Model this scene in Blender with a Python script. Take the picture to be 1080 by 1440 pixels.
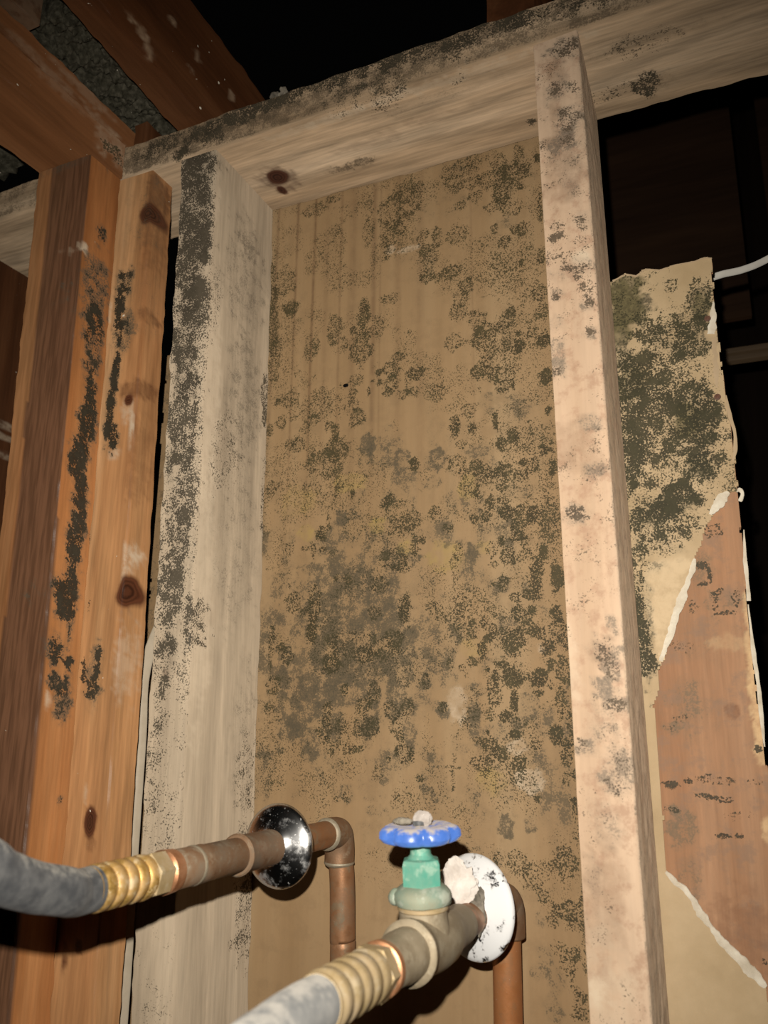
import bpy, bmesh, math, random
import numpy as np
from mathutils import Vector, Matrix

for o in list(bpy.data.objects):
    bpy.data.objects.remove(o, do_unlink=True)
SC = bpy.context.scene
COL = SC.collection
random.seed(7)

# ------------------------------------------------------------------ camera, light, exposure
CAM = np.array([0.3762141, -0.4731815, -0.4719797])
ROT = np.array([[0.9164557, 0.39999789, 0.01051864],      # camera right
                [-0.08318732, 0.21617633, -0.97280402],   # camera down
                [-0.39139344, 0.89065677, 0.23139078]])   # camera forward
FPX = 1061.77
cam = bpy.data.cameras.new('camera')
cam.sensor_fit = 'VERTICAL'; cam.sensor_height = 36.0
cam.lens = 36.0 * FPX / 1440
cam.clip_start = 0.01; cam.clip_end = 60
cam.dof.use_dof = True; cam.dof.focus_distance = 0.58; cam.dof.aperture_fstop = 9.5
cam_ob = bpy.data.objects.new('camera', cam); COL.objects.link(cam_ob)
m = Matrix.Identity(4)
for i in range(3):
    m[i][0] = ROT[0][i]; m[i][1] = -ROT[1][i]; m[i][2] = -ROT[2][i]; m[i][3] = CAM[i]
cam_ob.matrix_world = m
SC.camera = cam_ob

W_ = bpy.data.worlds.new('dark attic'); SC.world = W_
W_.use_nodes = True
W_.node_tree.nodes['Background'].inputs[0].default_value = (1.0, 0.95, 0.9, 1)
W_.node_tree.nodes['Background'].inputs[1].default_value = 0.0008

# the phone's flash, a few centimetres above the lens
fl = bpy.data.lights.new('flash', 'SPOT')
fl.spot_size = math.radians(114); fl.spot_blend = 1.0
fl.energy = 18.5; fl.color = (1.0, 0.95, 0.86); fl.shadow_soft_size = 0.0035
fl_ob = bpy.data.objects.new('flash', fl); COL.objects.link(fl_ob)
fl_ob.rotation_euler = (m.to_3x3() @ Matrix.Rotation(math.radians(-11), 3, 'X')).to_euler()
fl_ob.location = CAM + ROT[0] * -0.016 + ROT[1] * -0.038 + ROT[2] * 0.004

SC.view_settings.view_transform = 'Standard'
SC.view_settings.look = 'None'
SC.view_settings.exposure = 0.0
SC.view_settings.gamma = 1.0
SC.view_settings.use_curve_mapping = False

# ------------------------------------------------------------------ helpers: survey points
def at(px, py, y=None, x=None, z=None):
    v = ROT.T @ np.array([(px - 540) / FPX, (py - 720) / FPX, 1.0])
    t = (y - CAM[1]) / v[1] if y is not None else (x - CAM[0]) / v[0] if x is not None else (z - CAM[2]) / v[2]
    return CAM + t * v
def depth(P): return float(ROT[2] @ (np.asarray(P) - CAM))

def _h(ix, iy, iz):
    n = (ix * 374761393 + iy * 668265263 + iz * 2147483647 + 1274126177) & 0xffffffff
    n = ((n ^ (n >> 13)) * 1274126177) & 0xffffffff
    n = (n ^ (n >> 16)) & 0xffffffff
    n = (n * 2246822519) & 0xffffffff
    return ((n ^ (n >> 15)) & 0xffff) / 65535.0
def vnoise(P):
    P = np.asarray(P, float); I = np.floor(P).astype(np.int64); F = P - I
    F = F * F * (3 - 2 * F); r = 0
    for dx in (0, 1):
        for dy in (0, 1):
            for dz in (0, 1):
                w = (F[:, 0] if dx else 1 - F[:, 0]) * (F[:, 1] if dy else 1 - F[:, 1]) * (F[:, 2] if dz else 1 - F[:, 2])
                r = r + w * _h(I[:, 0] + dx, I[:, 1] + dy, I[:, 2] + dz)
    return r
def fbm(P, o=3):
    P = np.asarray(P, float); s = 0; a = .5; t = 0
    for k in range(o):
        s = s + a * vnoise(P + 17.3 * k); t += a; a *= .55; P = P * 2.03
    return s / t

def blob(px, py, rx, ry, s, y=None, x=None, z=None):
    """a stain centred on a surface point, with its radii on that surface and its strength"""
    P = at(px, py, y=y, x=x, z=z); k = depth(P) / FPX
    if y is not None: r = (rx * k * 1.12, .03, ry * k * 1.04)
    elif x is not None: r = (.03, rx * k * 1.9, ry * k * 1.04)
    else: r = (rx * k, ry * k * 1.35, .03)
    return (P, np.array(r), s)
def field(P, blobs, warp=1.0):
    out = np.zeros(len(P))
    if not blobs: return out
    n1 = fbm(P * 110, 3) - .5; n2 = fbm(P * 330 + 5, 3) - .5
    for c, r, s in blobs:
        d0 = np.abs((P - c) / r)
        idx = np.nonzero((d0 < 1.7).all(1))[0]
        if not len(idx): continue
        d = np.sqrt((d0[idx] ** 2).sum(1)) + warp * (1.1 * n1[idx] + 1.0 * n2[idx])
        f = np.clip((1.25 - d) / .55, 0, 1); f = f * f * (3 - 2 * f) * s
        if .45 < s < .8: f = f * (.80 + .45 * np.exp(-((d - .85) / .2) ** 2))
        out[idx] = np.maximum(out[idx], f) if s > .7 else 1 - (1 - out[idx]) * (1 - f)
    return out

# ------------------------------------------------------------------ helpers: objects
def tag(o, label=None, cat=None, group=None, kind=None):
    if label: o['label'] = label
    if cat: o['category'] = cat
    if group: o['group'] = group
    if kind: o['kind'] = kind
    return o
def thing(name, loc, label, cat, group=None):
    o = bpy.data.objects.new(name, None); COL.objects.link(o)
    o.location = loc; o.empty_display_size = .02
    WL[o.name] = np.asarray(loc, float)
    return tag(o, label, cat, group)
WL = {}
def mesh_obj(name, V, F, mat, parent=None, smooth=False, attrs=None):
    V = np.asarray(V, float)
    org = (V.min(0) + V.max(0)) / 2
    me = bpy.data.meshes.new(name)
    me.from_pydata((V - org).tolist(), [], F if isinstance(F, list) else F.tolist())
    if smooth: me.polygons.foreach_set('use_smooth', [True] * len(me.polygons))
    me.update()
    me.materials.append(mat)
    if attrs:
        for k, a in attrs.items():
            at_ = me.attributes.new(k, 'FLOAT', 'POINT'); at_.data.foreach_set('value', np.asarray(a, np.float32))
    o = bpy.data.objects.new(name, me); COL.objects.link(o)
    WL[o.name] = org
    if parent is not None:
        o.parent = parent; o.location = org - WL[parent.name]
    else: o.location = org
    return o
def knots(P, blobs):
    out = np.zeros(len(P)); n1 = fbm(P * 90, 2) - .5
    for c, r, s in blobs:
        d0 = (P - c) / r; ok = (np.abs(d0) < 1.6).all(1)
        out[ok] = np.maximum(out[ok], np.clip(1.15 - np.sqrt((d0[ok] ** 2).sum(1)) - .5 * n1[ok], 0, 1) * s)
    return out
def paint(V, spec, base=None):
    out = {}
    for k, bl in (spec or {}).items():
        f = knots(V, bl) if k == 'knot' else field(V, bl)
        if base and k in base: f = 1 - (1 - f) * (1 - np.clip(base[k](V), 0, 1))
        out[k] = f
    for k, fn in (base or {}).items():
        if k not in out: out[k] = np.clip(fn(V), 0, 1)
    return out

def stations(L, fine_to=None, step=.003, coarse=.25):
    if fine_to is None or fine_to >= L: return np.linspace(0, 1, max(2, int(L / step) + 1))
    a = np.linspace(0, fine_to, int(fine_to / step) + 1); b = np.arange(fine_to + coarse, L, coarse)
    return np.concatenate([a, b, [L]]) / L
def timber(name, c0, c1, mat, parent=None, st=None, step=.003, r=.0015, rough=.0006, spec=None, base=None, seed=0.0):
    """a sawn board between four start corners and four end corners, arrises slightly rounded and uneven"""
    c0 = np.array(c0, float); c1 = np.array(c1, float)
    L = np.linalg.norm(c1.mean(0) - c0.mean(0))
    if st is None: st = stations(L, None, step)
    w = np.linalg.norm(c0[1] - c0[0]); d = np.linalg.norm(c0[3] - c0[0])
    nu = max(1, int((w - 2 * r) / step)); nv = max(1, int((d - 2 * r) / step))
    ru, rv = r / w, r / d; uv = []; ed = []
    q = .293
    lu = np.linspace(ru, 1 - ru, nu + 1); lv = np.linspace(rv, 1 - rv, nv + 1)
    for u in lu: uv.append((u, 0)); ed.append(0)
    uv.append((1 - ru * q, rv * q)); ed.append(1)
    for v in lv: uv.append((1, v)); ed.append(0)
    uv.append((1 - ru * q, 1 - rv * q)); ed.append(1)
    for u in lu[::-1]: uv.append((u, 1)); ed.append(0)
    uv.append((ru * q, 1 - rv * q)); ed.append(1)
    for v in lv[::-1]: uv.append((0, v)); ed.append(0)
    uv.append((ru * q, rv * q)); ed.append(1)
    uv = np.array(uv); n = len(uv)
    B = np.stack([(1 - uv[:, 0]) * (1 - uv[:, 1]), uv[:, 0] * (1 - uv[:, 1]), uv[:, 0] * uv[:, 1], (1 - uv[:, 0]) * uv[:, 1]], 1)
    r0 = B @ c0; r1 = B @ c1
    V = (r0[None] * (1 - st)[:, None, None] + r1[None] * st[:, None, None]).reshape(-1, 3)
    cen = (c0.mean(0)[None] * (1 - st)[:, None] + c1.mean(0)[None] * st[:, None])
    cen = np.repeat(cen, n, 0)
    # wander of the faces, more at the arrises
    e = np.tile(np.array(ed), len(st))
    nz = fbm(V * 60 + seed, 3) - .5
    V0 = V.copy()
    dirv = V - cen; dirv /= np.linalg.norm(dirv, axis=1)[:, None]
    V = V + dirv * (nz * rough * (1 + 2.0 * e))[:, None]
    a = np.arange(n); b = (a + 1) % n
    F = []
    for k in range(len(st) - 1):
        o = k * n
        F += np.stack([o + a, o + b, o + n + b, o + n + a], 1).tolist()
    F.append(list(range(n))[::-1]); F.append([(len(st) - 1) * n + i for i in range(n)])
    return mesh_obj(name, V, F, mat, parent, False, paint(V0, spec, base))
def box_corners_z(x0, x1, y0, y1, z): return [(x0, y0, z), (x1, y0, z), (x1, y1, z), (x0, y1, z)]
def box_corners_x(y0, y1, z0, z1, x): return [(x, y0, z0), (x, y1, z0), (x, y1, z1), (x, y0, z1)]
def box_corners_y(x0, x1, z0, z1, y): return [(x0, y, z1), (x1, y, z1), (x1, y, z0), (x0, y, z0)]

def inside(px, pz, poly):
    r = np.zeros(px.shape, bool); j = len(poly) - 1
    for i in range(len(poly)):
        xi, zi = poly[i]; xj, zj = poly[j]
        c = ((zi > pz) != (zj > pz)) & (px < (xj - xi) * (pz - zi) / (zj - zi + 1e-12) + xi)
        r ^= c; j = i
    return r
def sheet(name, poly, y, thick, res, mat, parent=None, jag=.0, spec=None, base=None, bulge=None, relief=0.0):
    """a flat sheet standing in the wall plane, cut to an outline, with thickness and a ragged edge"""
    poly = np.array(poly, float)
    x0, z0 = poly.min(0); x1, z1 = poly.max(0)
    nx = max(2, int(round((x1 - x0) / res))); nz = max(2, int(round((z1 - z0) / res)))
    X, Z = np.meshgrid(np.linspace(x0, x1, nx + 1), np.linspace(z0, z1, nz + 1), indexing='ij')
    cx = (X[:-1, :-1] + X[1:, 1:]) / 2; cz = (Z[:-1, :-1] + Z[1:, 1:]) / 2
    if jag:
        q = np.stack([cx.ravel(), cx.ravel() * 0, cz.ravel()], 1)
        jx = (fbm(q * 150, 3) - .5) * 2 * jag; jz = (fbm(q * 150 + 9, 3) - .5) * 2 * jag
        keep = inside(cx.ravel() + jx, cz.ravel() + jz, poly).reshape(cx.shape)
    else: keep = inside(cx, cz, poly)
    vid = lambda i, j: i * (nz + 1) + j
    N = (nx + 1) * (nz + 1)
    I, J = np.nonzero(keep)
    f = np.stack([vid(I, J), vid(I + 1, J), vid(I + 1, J + 1), vid(I, J + 1)], 1)
    fb = f[:, ::-1] + N
    kp = np.pad(keep, 1)
    sides = []
    for di, dj, e in ((-1, 0, (3, 0)), (1, 0, (1, 2)), (0, -1, (0, 1)), (0, 1, (2, 3))):
        mk = ~kp[I + 1 + di, J + 1 + dj]
        a, b = f[mk][:, e[0]], f[mk][:, e[1]]
        sides.append(np.stack([b, a, a + N, b + N], 1))
    F = np.concatenate([f, fb] + sides)
    Vf = np.stack([X.ravel(), np.full(N, y), Z.ravel()], 1)
    V0 = Vf.copy()
    if relief: Vf[:, 1] -= (fbm(V0 * 140 + 3, 4) - .35) * relief
    if bulge is not None: Vf[:, 1] -= bulge(V0)
    Vb = Vf.copy(); Vb[:, 1] += thick
    V = np.concatenate([Vf, Vb]); V0 = np.concatenate([V0, V0])
    used = np.unique(F); mp = np.full(len(V), -1); mp[used] = np.arange(len(used))
    return mesh_obj(name, V[used], mp[F], mat, parent, False, paint(V0[used], spec, base))

def frame_of(d):
    d = np.asarray(d, float); d /= np.linalg.norm(d)
    a = np.array([0, 0, 1.0]) if abs(d[2]) < .9 else np.array([1.0, 0, 0])
    u = np.cross(a, d); u /= np.linalg.norm(u)
    return d, u, np.cross(d, u)
def lathe(name, P, Q, prof, mat, parent=None, n=32, mod=None, smooth=True, rough=0.0, caps=True, phase=0.0, attrs=None):
    """turned shape along P->Q; prof = (distance from P, radius); mod(t, angle) scales the radius"""
    P = np.asarray(P, float); d, u, v = frame_of(np.asarray(Q, float) - P)
    V = []
    for t, r in prof:
        for k in range(n):
            a = 2 * math.pi * k / n + phase
            rr = r * (mod(t, a) if mod else 1)
            V.append(P + d * t + (u * math.cos(a) + v * math.sin(a)) * rr)
    V = np.array(V)
    if rough:
        c = np.repeat(np.array([P + d * t for t, r in prof]), n, 0); q = V - c
        V = c + q * (1 + (fbm(V * 160, 3) - .5)[:, None] * rough)
    F = []
    for i in range(len(prof) - 1):
        for k in range(n):
            F.append([i * n + k, i * n + (k + 1) % n, (i + 1) * n + (k + 1) % n, (i + 1) * n + k])
    if caps:
        F.append(list(range(n))[::-1]); F.append([(len(prof) - 1) * n + k for k in range(n)])
    o = mesh_obj(name, V, F, mat, parent, smooth, attrs)
    if smooth: auto(o)
    return o
def auto(o, ang=40):
    me = o.data
    bm = bmesh.new(); bm.from_mesh(me)
    for e in bm.edges:
        e.smooth = not (len(e.link_faces) == 2 and e.calc_face_angle(0) > math.radians(ang))
    bm.to_mesh(me); bm.free()
def spline(pts, n=10):
    p = np.array(pts, float); p = np.concatenate([[2 * p[0] - p[1]], p, [2 * p[-1] - p[-2]]]); out = []
    for i in range(1, len(p) - 2):
        for t in np.linspace(0, 1, n, endpoint=False):
            out.append(.5 * ((2 * p[i]) + (-p[i - 1] + p[i + 1]) * t + (2 * p[i - 1] - 5 * p[i] + 4 * p[i + 1] - p[i + 2]) * t * t + (-p[i - 1] + 3 * p[i] - 3 * p[i + 1] + p[i + 2]) * t ** 3))
    out.append(p[-2]); return np.array(out)
def tube(name, pts, rad, mat, parent=None, n=24, rough=0.0, sub=10):
    """round bar along a smooth line; rad is a number or one per given point"""
    p = spline(pts, sub)
    R = np.full(len(p), rad) if np.isscalar(rad) else np.interp(np.linspace(0, len(pts) - 1, len(p)), range(len(pts)), rad)
    V = []; F = []; u = None
    for i in range(len(p)):
        d = p[min(i + 1, len(p) - 1)] - p[max(i - 1, 0)]; d /= np.linalg.norm(d)
        if u is None: _, u, v = frame_of(d)
        u = u - d * (u @ d); u /= np.linalg.norm(u); v = np.cross(d, u)
        for k in range(n):
            a = 2 * math.pi * k / n; V.append(p[i] + (u * math.cos(a) + v * math.sin(a)) * R[i])
    V = np.array(V)
    if rough:
        c = np.repeat(p, n, 0); V = c + (V - c) * (1 + (fbm(V * 160, 3) - .5)[:, None] * rough)
    for i in range(len(p) - 1):
        for k in range(n): F.append([i * n + k, i * n + (k + 1) % n, (i + 1) * n + (k + 1) % n, (i + 1) * n + k])
    F.append(list(range(n))[::-1]); F.append([(len(p) - 1) * n + k for k in range(n)])
    return mesh_obj(name, V, F, mat, parent, True)
def lump(name, c, r, mat, parent=None, amp=.35, freq=120, sub=4, seed=0):
    bm = bmesh.new(); bmesh.ops.create_icosphere(bm, subdivisions=sub, radius=1)
    bm.verts.ensure_lookup_table()
    V = np.array([v.co[:] for v in bm.verts]); F = [[v.index for v in f.verts] for f in bm.faces]; bm.free()
    W = np.asarray(c) + V * np.asarray(r)
    W = np.asarray(c) + (W - np.asarray(c)) * (1 + amp * 2 * (fbm(W * freq + seed, 4) - .5))[:, None]
    return mesh_obj(name, W, F, mat, parent, True)

# ------------------------------------------------------------------ helpers: materials
class G:
    def __init__(s, name):
        s.m = bpy.data.materials.new(name); s.m.use_nodes = True; s.t = s.m.node_tree; s.t.nodes.clear()
        s.out = s.t.nodes.new('ShaderNodeOutputMaterial'); s.b = s.t.nodes.new('ShaderNodeBsdfPrincipled')
        s.t.links.new(s.b.outputs[0], s.out.inputs[0])
        s.co = s.n('TexCoord').outputs['Object']
    def n(s, typ, **kw):
        x = s.t.nodes.new('ShaderNode' + typ)
        for k, v in kw.items(): setattr(x, k, v)
        return x
    def put(s, sock, v):
        if isinstance(v, bpy.types.NodeSocket): s.t.links.new(v, sock)
        elif v is not None:
            if isinstance(v, tuple) and len(v) == 3 and sock.type == 'RGBA': v = v + (1,)
            sock.default_value = v
    def noise(s, scale, vec=None, map=None, detail=4, rough=.55, dist=0.0, off=0.0):
        if map is not None:
            mp = s.n('Mapping'); s.put(mp.inputs[0], vec or s.co); mp.inputs['Scale'].default_value = map; mp.inputs['Location'].default_value = (off, off * .7, off * 1.3); vec = mp.outputs[0]
        x = s.n('TexNoise'); s.put(x.inputs['Vector'], vec or s.co)
        x.inputs['Scale'].default_value = scale; x.inputs['Detail'].default_value = detail
        x.inputs['Roughness'].default_value = rough; x.inputs['Distortion'].default_value = dist
        return x.outputs[0]
    def math(s, op, a, b=0.0, c=None, clamp=False):
        x = s.n('Math', operation=op, use_clamp=clamp); s.put(x.inputs[0], a); s.put(x.inputs[1], b)
        if c is not None: s.put(x.inputs[2], c)
        return x.outputs[0]
    def rng(s, v, a, b, c=0.0, d=1.0):
        x = s.n('MapRange', interpolation_type='SMOOTHSTEP'); s.put(x.inputs[0], v)
        for i, k in enumerate((a, b, c, d)): x.inputs[i + 1].default_value = k
        return x.outputs[0]
    def ramp(s, v, stops):
        x = s.n('ValToRGB'); e = x.color_ramp.elements
        while len(e) < len(stops): e.new(.5)
        for i, (p, c) in enumerate(stops): e[i].position = p; e[i].color = tuple(c) + (1,)
        s.put(x.inputs[0], v); return x.outputs[0]
    def mix(s, f, a, b, mode='MIX'):
        x = s.n('Mix', data_type='RGBA', blend_type=mode); s.put(x.inputs[0], f); s.put(x.inputs[6], a); s.put(x.inputs[7], b)
        return x.outputs[2]
    def attr(s, k): return s.n('Attribute', attribute_name=k).outputs['Fac']
    def bump(s, h, strength, dist):
        x = s.n('Bump'); s.put(x.inputs['Height'], h); x.inputs['Strength'].default_value = strength; x.inputs['Distance'].default_value = dist
        s.t.links.new(x.outputs[0], s.b.inputs['Normal'])
    def done(s, col, rough=.7, metal=0.0, spec=.35):
        s.put(s.b.inputs['Base Color'], col); s.put(s.b.inputs['Roughness'], rough); s.put(s.b.inputs['Metallic'], metal)
        s.put(s.b.inputs['Specular IOR Level'], spec)
        if metal == 0.0 and 'Diffuse Roughness' in s.b.inputs: s.b.inputs['Diffuse Roughness'].default_value = .7
        return s.m

def stained(name, cols, axis='z', grain=1.0, lines=.2, ring=9.0, mold=(.045, .036, .018), smear=(.12, .105, .08),
            warm=(.07, .025, .012), yellow=(.42, .30, .09), pale=(.62, .5, .36), rough=.75, spec=.3, fleck=0.0,
            fscale=600.0, bstr=.35, mottle=.0, mottlecol=(.3, .16, .1), spk=4.2, tint=(.125, .06, .033), midw=1.0, crisp=.35):
    g = G(name)
    k = {'z': (1, 1, .07), 'x': (.07, 1, 1), 'y': (1, .07, 1), 'n': (1, 1, 1)}[axis]
    big = g.noise(22 * grain, map=k, detail=5, rough=.6)
    col = g.ramp(big, [(.3, cols[0]), (.5, cols[1]), (.7, cols[2])])
    fib = g.noise(330 * grain, map=k, detail=3, off=3.0)
    ringn = g.noise(9 * grain, map=tuple(max(q, .1) if q < 1 else 1 for q in k), detail=2, off=1.0)
    rings = g.math('SINE', g.math('MULTIPLY', ringn, ring * 6.28))
    ln = g.math('ADD', g.math('MULTIPLY', rings, .35), g.math('MULTIPLY', g.math('SUBTRACT', fib, .5), 2.6))
    val = g.math('ADD', g.math('MULTIPLY', ln, lines), 1.0)
    col = g.mix(1.0, col, g.n('CombineColor').outputs[0], 'MULTIPLY') if False else col
    hs = g.n('HueSaturation'); g.put(hs.inputs['Color'], col); g.put(hs.inputs['Value'], val); col = hs.outputs[0]
    fine = g.noise(fscale, detail=4, rough=.65)
    mid = g.noise(95, detail=4, rough=.65)
    if mottle:
        col = g.mix(g.math('MULTIPLY', g.rng(g.noise(60, detail=5, rough=.7), .48, .66), mottle), col, mottlecol)
    col = g.mix(g.attr('tint'), col, g.mix(g.rng(fib, .35, .65), tuple(c * .75 for c in tint), tuple(c * 1.3 for c in tint)))
    sp = g.math('MULTIPLY', g.math('SUBTRACT', fine, .5), spk)
    col = g.mix(g.math('MULTIPLY', g.attr('yellow'), g.rng(mid, .25, .7)), col, yellow)
    col = g.mix(g.math('MULTIPLY', g.attr('warm'), g.rng(mid, .15, .6)), col, warm)
    col = g.mix(g.math('MULTIPLY', g.attr('pale'), g.rng(mid, .2, .6)), col, pale)
    kn = g.attr('knot')
    krg = g.math('ADD', .5, g.math('MULTIPLY', g.math('SINE', g.math('MULTIPLY', kn, 34.0)), .5))
    kcol = g.mix(g.rng(kn, .35, .75), warm, tuple(c * .45 for c in warm))
    kcol = g.mix(g.math('MULTIPLY', krg, .35), kcol, tuple(c * 2.2 for c in warm))
    col = g.mix(g.rng(kn, .02, .4), col, kcol)
    sa = g.attr('smear')
    soft = g.math('MULTIPLY', sa, g.math('ADD', g.rng(fine, .38, .62, 0, .45), g.rng(mid, .3, .65, .15, .75)), clamp=True)
    hard = g.rng(g.math('ADD', sa, g.math('ADD', g.math('MULTIPLY', g.math('SUBTRACT', mid, .5), 2.4), g.math('MULTIPLY', g.math('SUBTRACT', fine, .5), 2.2))), .46, .70)
    hard = g.math('MULTIPLY', g.math('MULTIPLY', hard, g.rng(sa, .05, .3)), .86)
    sm = g.math('ADD', g.math('MULTIPLY', soft, 1 - crisp), g.math('MULTIPLY', hard, crisp), clamp=True)
    col = g.mix(sm, col, smear)
    mm = g.rng(g.math('ADD', g.attr('mold'), g.math('ADD', sp, g.math('MULTIPLY', g.math('SUBTRACT', mid, .5), midw))), .44, .66)
    mm = g.math('MULTIPLY', mm, g.rng(g.attr('mold'), .02, .14))
    mcol = g.mix(g.rng(mid, .35, .7), mold, tuple(min(1, c * 1.8) for c in mold))
    col = g.mix(g.math('MULTIPLY', mm, .93), col, mcol)
    if fleck:
        fk = g.rng(g.noise(170, detail=2, rough=.4, map=(1, 1, 1), off=9.0), .80 - fleck, .83 - fleck)
        col = g.mix(fk, col, (.75, .68, .55))
    h = g.math('ADD', g.math('MULTIPLY', fib, .6), g.math('ADD', g.math('MULTIPLY', fine, .4), g.math('MULTIPLY', mm, .35)))
    g.bump(h, bstr, .0008)
    return g.done(col, rough, 0, spec)

PALE = [(.36, .245, .145), (.50, .36, .23), (.60, .455, .31)]
GREY = [(.38, .295, .205), (.47, .37, .26), (.55, .44, .315)]
ORNG = [(.28, .10, .03), (.42, .175, .06), (.54, .27, .11)]
BRWN = [(.11, .045, .02), (.16, .07, .03), (.21, .10, .05)]
REDB = [(.045, .016, .006), (.08, .028, .010), (.125, .05, .02)]
M = {}
M['panel'] = stained('moldy paper facing', [(.30, .187, .090), (.355, .230, .117), (.405, .277, .15)], 'z', .8, .05, 3, mold=(.037, .030, .013), smear=(.080, .067, .043), crisp=.55, spk=4.2, fscale=900, mottle=.35, mottlecol=(.27, .175, .09))
M['stud_left'] = stained('greyed pine', GREY, 'z', 1, .22, 7, mold=(.04, .032, .021), smear=(.13, .105, .075), spk=3.2, midw=1.9, fscale=700)
M['stud_right'] = stained('blond pine', [(.46, .315, .20), (.56, .40, .27), (.63, .47, .33)], 'z', 1, .09, 4, mold=(.07, .05, .032), spk=2.8, midw=1.8, fscale=800, smear=(.17, .135, .10), warm=(.22, .12, .065), mottle=.6, mottlecol=(.37, .215, .135))
M['plate'] = stained('weathered pine', PALE, 'x', 1, .42, 11, spk=2.8, midw=1.6, fscale=700, mold=(.036, .029, .018), smear=(.09, .065, .04), warm=(.06, .022, .012))
M['orange'] = stained('orange fir', ORNG, 'z', .9, .25, 9, spk=2.0, midw=1.6, mold=(.02, .018, .012), smear=(.10, .085, .06), warm=(.10, .032, .012), rough=.5, spec=.45, fleck=.02)
M['orange_pale'] = stained('honey fir', [(.32, .14, .054), (.46, .235, .10), (.57, .34, .17)], 'z', .9, .33, 13, spk=2.0, midw=1.6, mold=(.02, .018, .012), smear=(.11, .09, .06), warm=(.085, .028, .012), rough=.5, spec=.45, fleck=.015)
M['brown'] = stained('brown fir', BRWN, 'z', 1, .25, 10, pale=(.30, .17, .09), rough=.6, fleck=.015)
M['red_y'] = stained('red fir along the depth', REDB, 'y', .9, .25, 10, rough=.55, fleck=.05, pale=(.4, .28, .18))
M['red_plate_y'] = stained('red fir plate', [(.17, .066, .024), (.24, .098, .038), (.30, .14, .06)], 'y', .9, .22, 8, rough=.6, fleck=.035, pale=(.42, .28, .18))
M['red_z'] = stained('red fir upright', REDB, 'z', 1, .3, 11, rough=.6, fleck=.02)
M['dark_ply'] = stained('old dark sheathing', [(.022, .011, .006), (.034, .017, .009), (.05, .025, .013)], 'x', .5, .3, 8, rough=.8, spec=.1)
M['dark_backing'] = stained('added dark backing', [(.010, .006, .004), (.014, .008, .005), (.02, .011, .007)], 'z', .5, .3, 8, rough=.85, spec=.1)
M['tan_paper'] = stained('tan paper', [(.43, .31, .185), (.48, .355, .22), (.54, .41, .26)], 'n', .8, .03, 3, mold=(.045, .042, .02), smear=(.10, .09, .06), pale=(.68, .53, .34), mottle=.15, mottlecol=(.4, .26, .16))
M['mold_paper'] = stained('mold covered paper', [(.45, .325, .18), (.52, .385, .225), (.58, .44, .27)], 'n', .8, .03, 3, mold=(.032, .028, .013), fscale=700, midw=2.0, tint=(.125, .102, .045), smear=(.06, .052, .03), pale=(.66, .51, .32), yellow=(.12, .10, .035), spk=3.2)
M['brown_paper'] = stained('bare brown paper', [(.34, .165, .08), (.42, .225, .118), (.48, .285, .165)], 'z', 1.2, .16, 6, mold=(.045, .036, .022), smear=(.20, .15, .095), warm=(.16, .06, .03), pale=(.66, .46, .25), mottle=.6, mottlecol=(.30, .19, .125), spk=2.8, midw=1.8)
M['gypsum'] = stained('broken gypsum', [(.52, .44, .32), (.66, .58, .46), (.78, .72, .6)], 'n', 3, .05, 3, rough=.9, bstr=.8)
M['fluff'] = stained('grey insulation', [(.032, .029, .02), (.075, .068, .048), (.15, .135, .10)], 'n', 9, .2, 3, rough=1.0, spec=.05, bstr=1.0, fleck=.06)
M['dust'] = stained('grey dust fluff', [(.10, .088, .068), (.19, .165, .13), (.32, .28, .22)], 'n', 8, .2, 3, rough=1.0, spec=.05, bstr=1.0)
M['floor'] = stained('bare subfloor', [(.2, .15, .1), (.25, .19, .12), (.3, .23, .15)], 'x', .3, .1, 4)
M['lath'] = stained('lath in the dark', [(.07, .045, .025), (.10, .065, .036), (.14, .09, .05)], 'x', 1, .2, 6)

def metal(name, c1, c2, patina, amt, rough=.38, met=.85, scale=90, dirt=(.16, .13, .10), dirtamt=.4):
    g = G(name)
    a = g.noise(scale, detail=5, rough=.65); b = g.noise(scale * .45, detail=5, rough=.7, map=(1, 1, 1), off=4.0); c = g.noise(700, detail=2)
    col = g.mix(a, c1, c2)
    dm = g.math('MULTIPLY', g.rng(b, .35, .68), dirtamt)
    col = g.mix(dm, col, dirt)
    pm = g.math('MULTIPLY', g.rng(a, .52, .64), amt)
    col = g.mix(pm, col, patina)
    spots = g.rng(c, .72, .76)
    col = g.mix(g.math('MULTIPLY', spots, .5), col, (.6, .52, .42))
    mt = g.math('MULTIPLY', g.math('SUBTRACT', 1.0, g.math('MAXIMUM', pm, dm)), met)
    rg = g.math('ADD', rough, g.math('MULTIPLY', g.math('MAXIMUM', pm, dm), .4), clamp=True)
    g.bump(g.math('ADD', a, g.math('MULTIPLY', c, .4)), .25, .0006)
    return g.done(col, rg, mt, .4)
M['copper'] = metal('tarnished copper', (.34, .16, .075), (.46, .23, .11), (.17, .24, .18), .3, dirt=(.20, .115, .062), dirtamt=.85, met=.6)
M['copper_dusty'] = metal('dusty copper', (.27, .14, .07), (.33, .20, .115), (.33, .28, .2), .45, rough=.5, dirt=(.185, .135, .088), dirtamt=.95, met=.6)
M['copper_bright'] = metal('bright copper', (.55, .24, .11), (.62, .3, .15), (.3, .2, .12), .4, dirt=(.33, .2, .12), dirtamt=.5)
M['solder'] = metal('solder', (.32, .27, .19), (.42, .36, .26), (.5, .44, .32), .5, dirtamt=.5, rough=.5, met=.5, dirt=(.26, .2, .14))
M['brass'] = metal('brass', (.60, .34, .07), (.75, .48, .14), (.62, .5, .32), .6, dirt=(.40, .26, .14), dirtamt=.8, rough=.32, scale=160)
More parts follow.
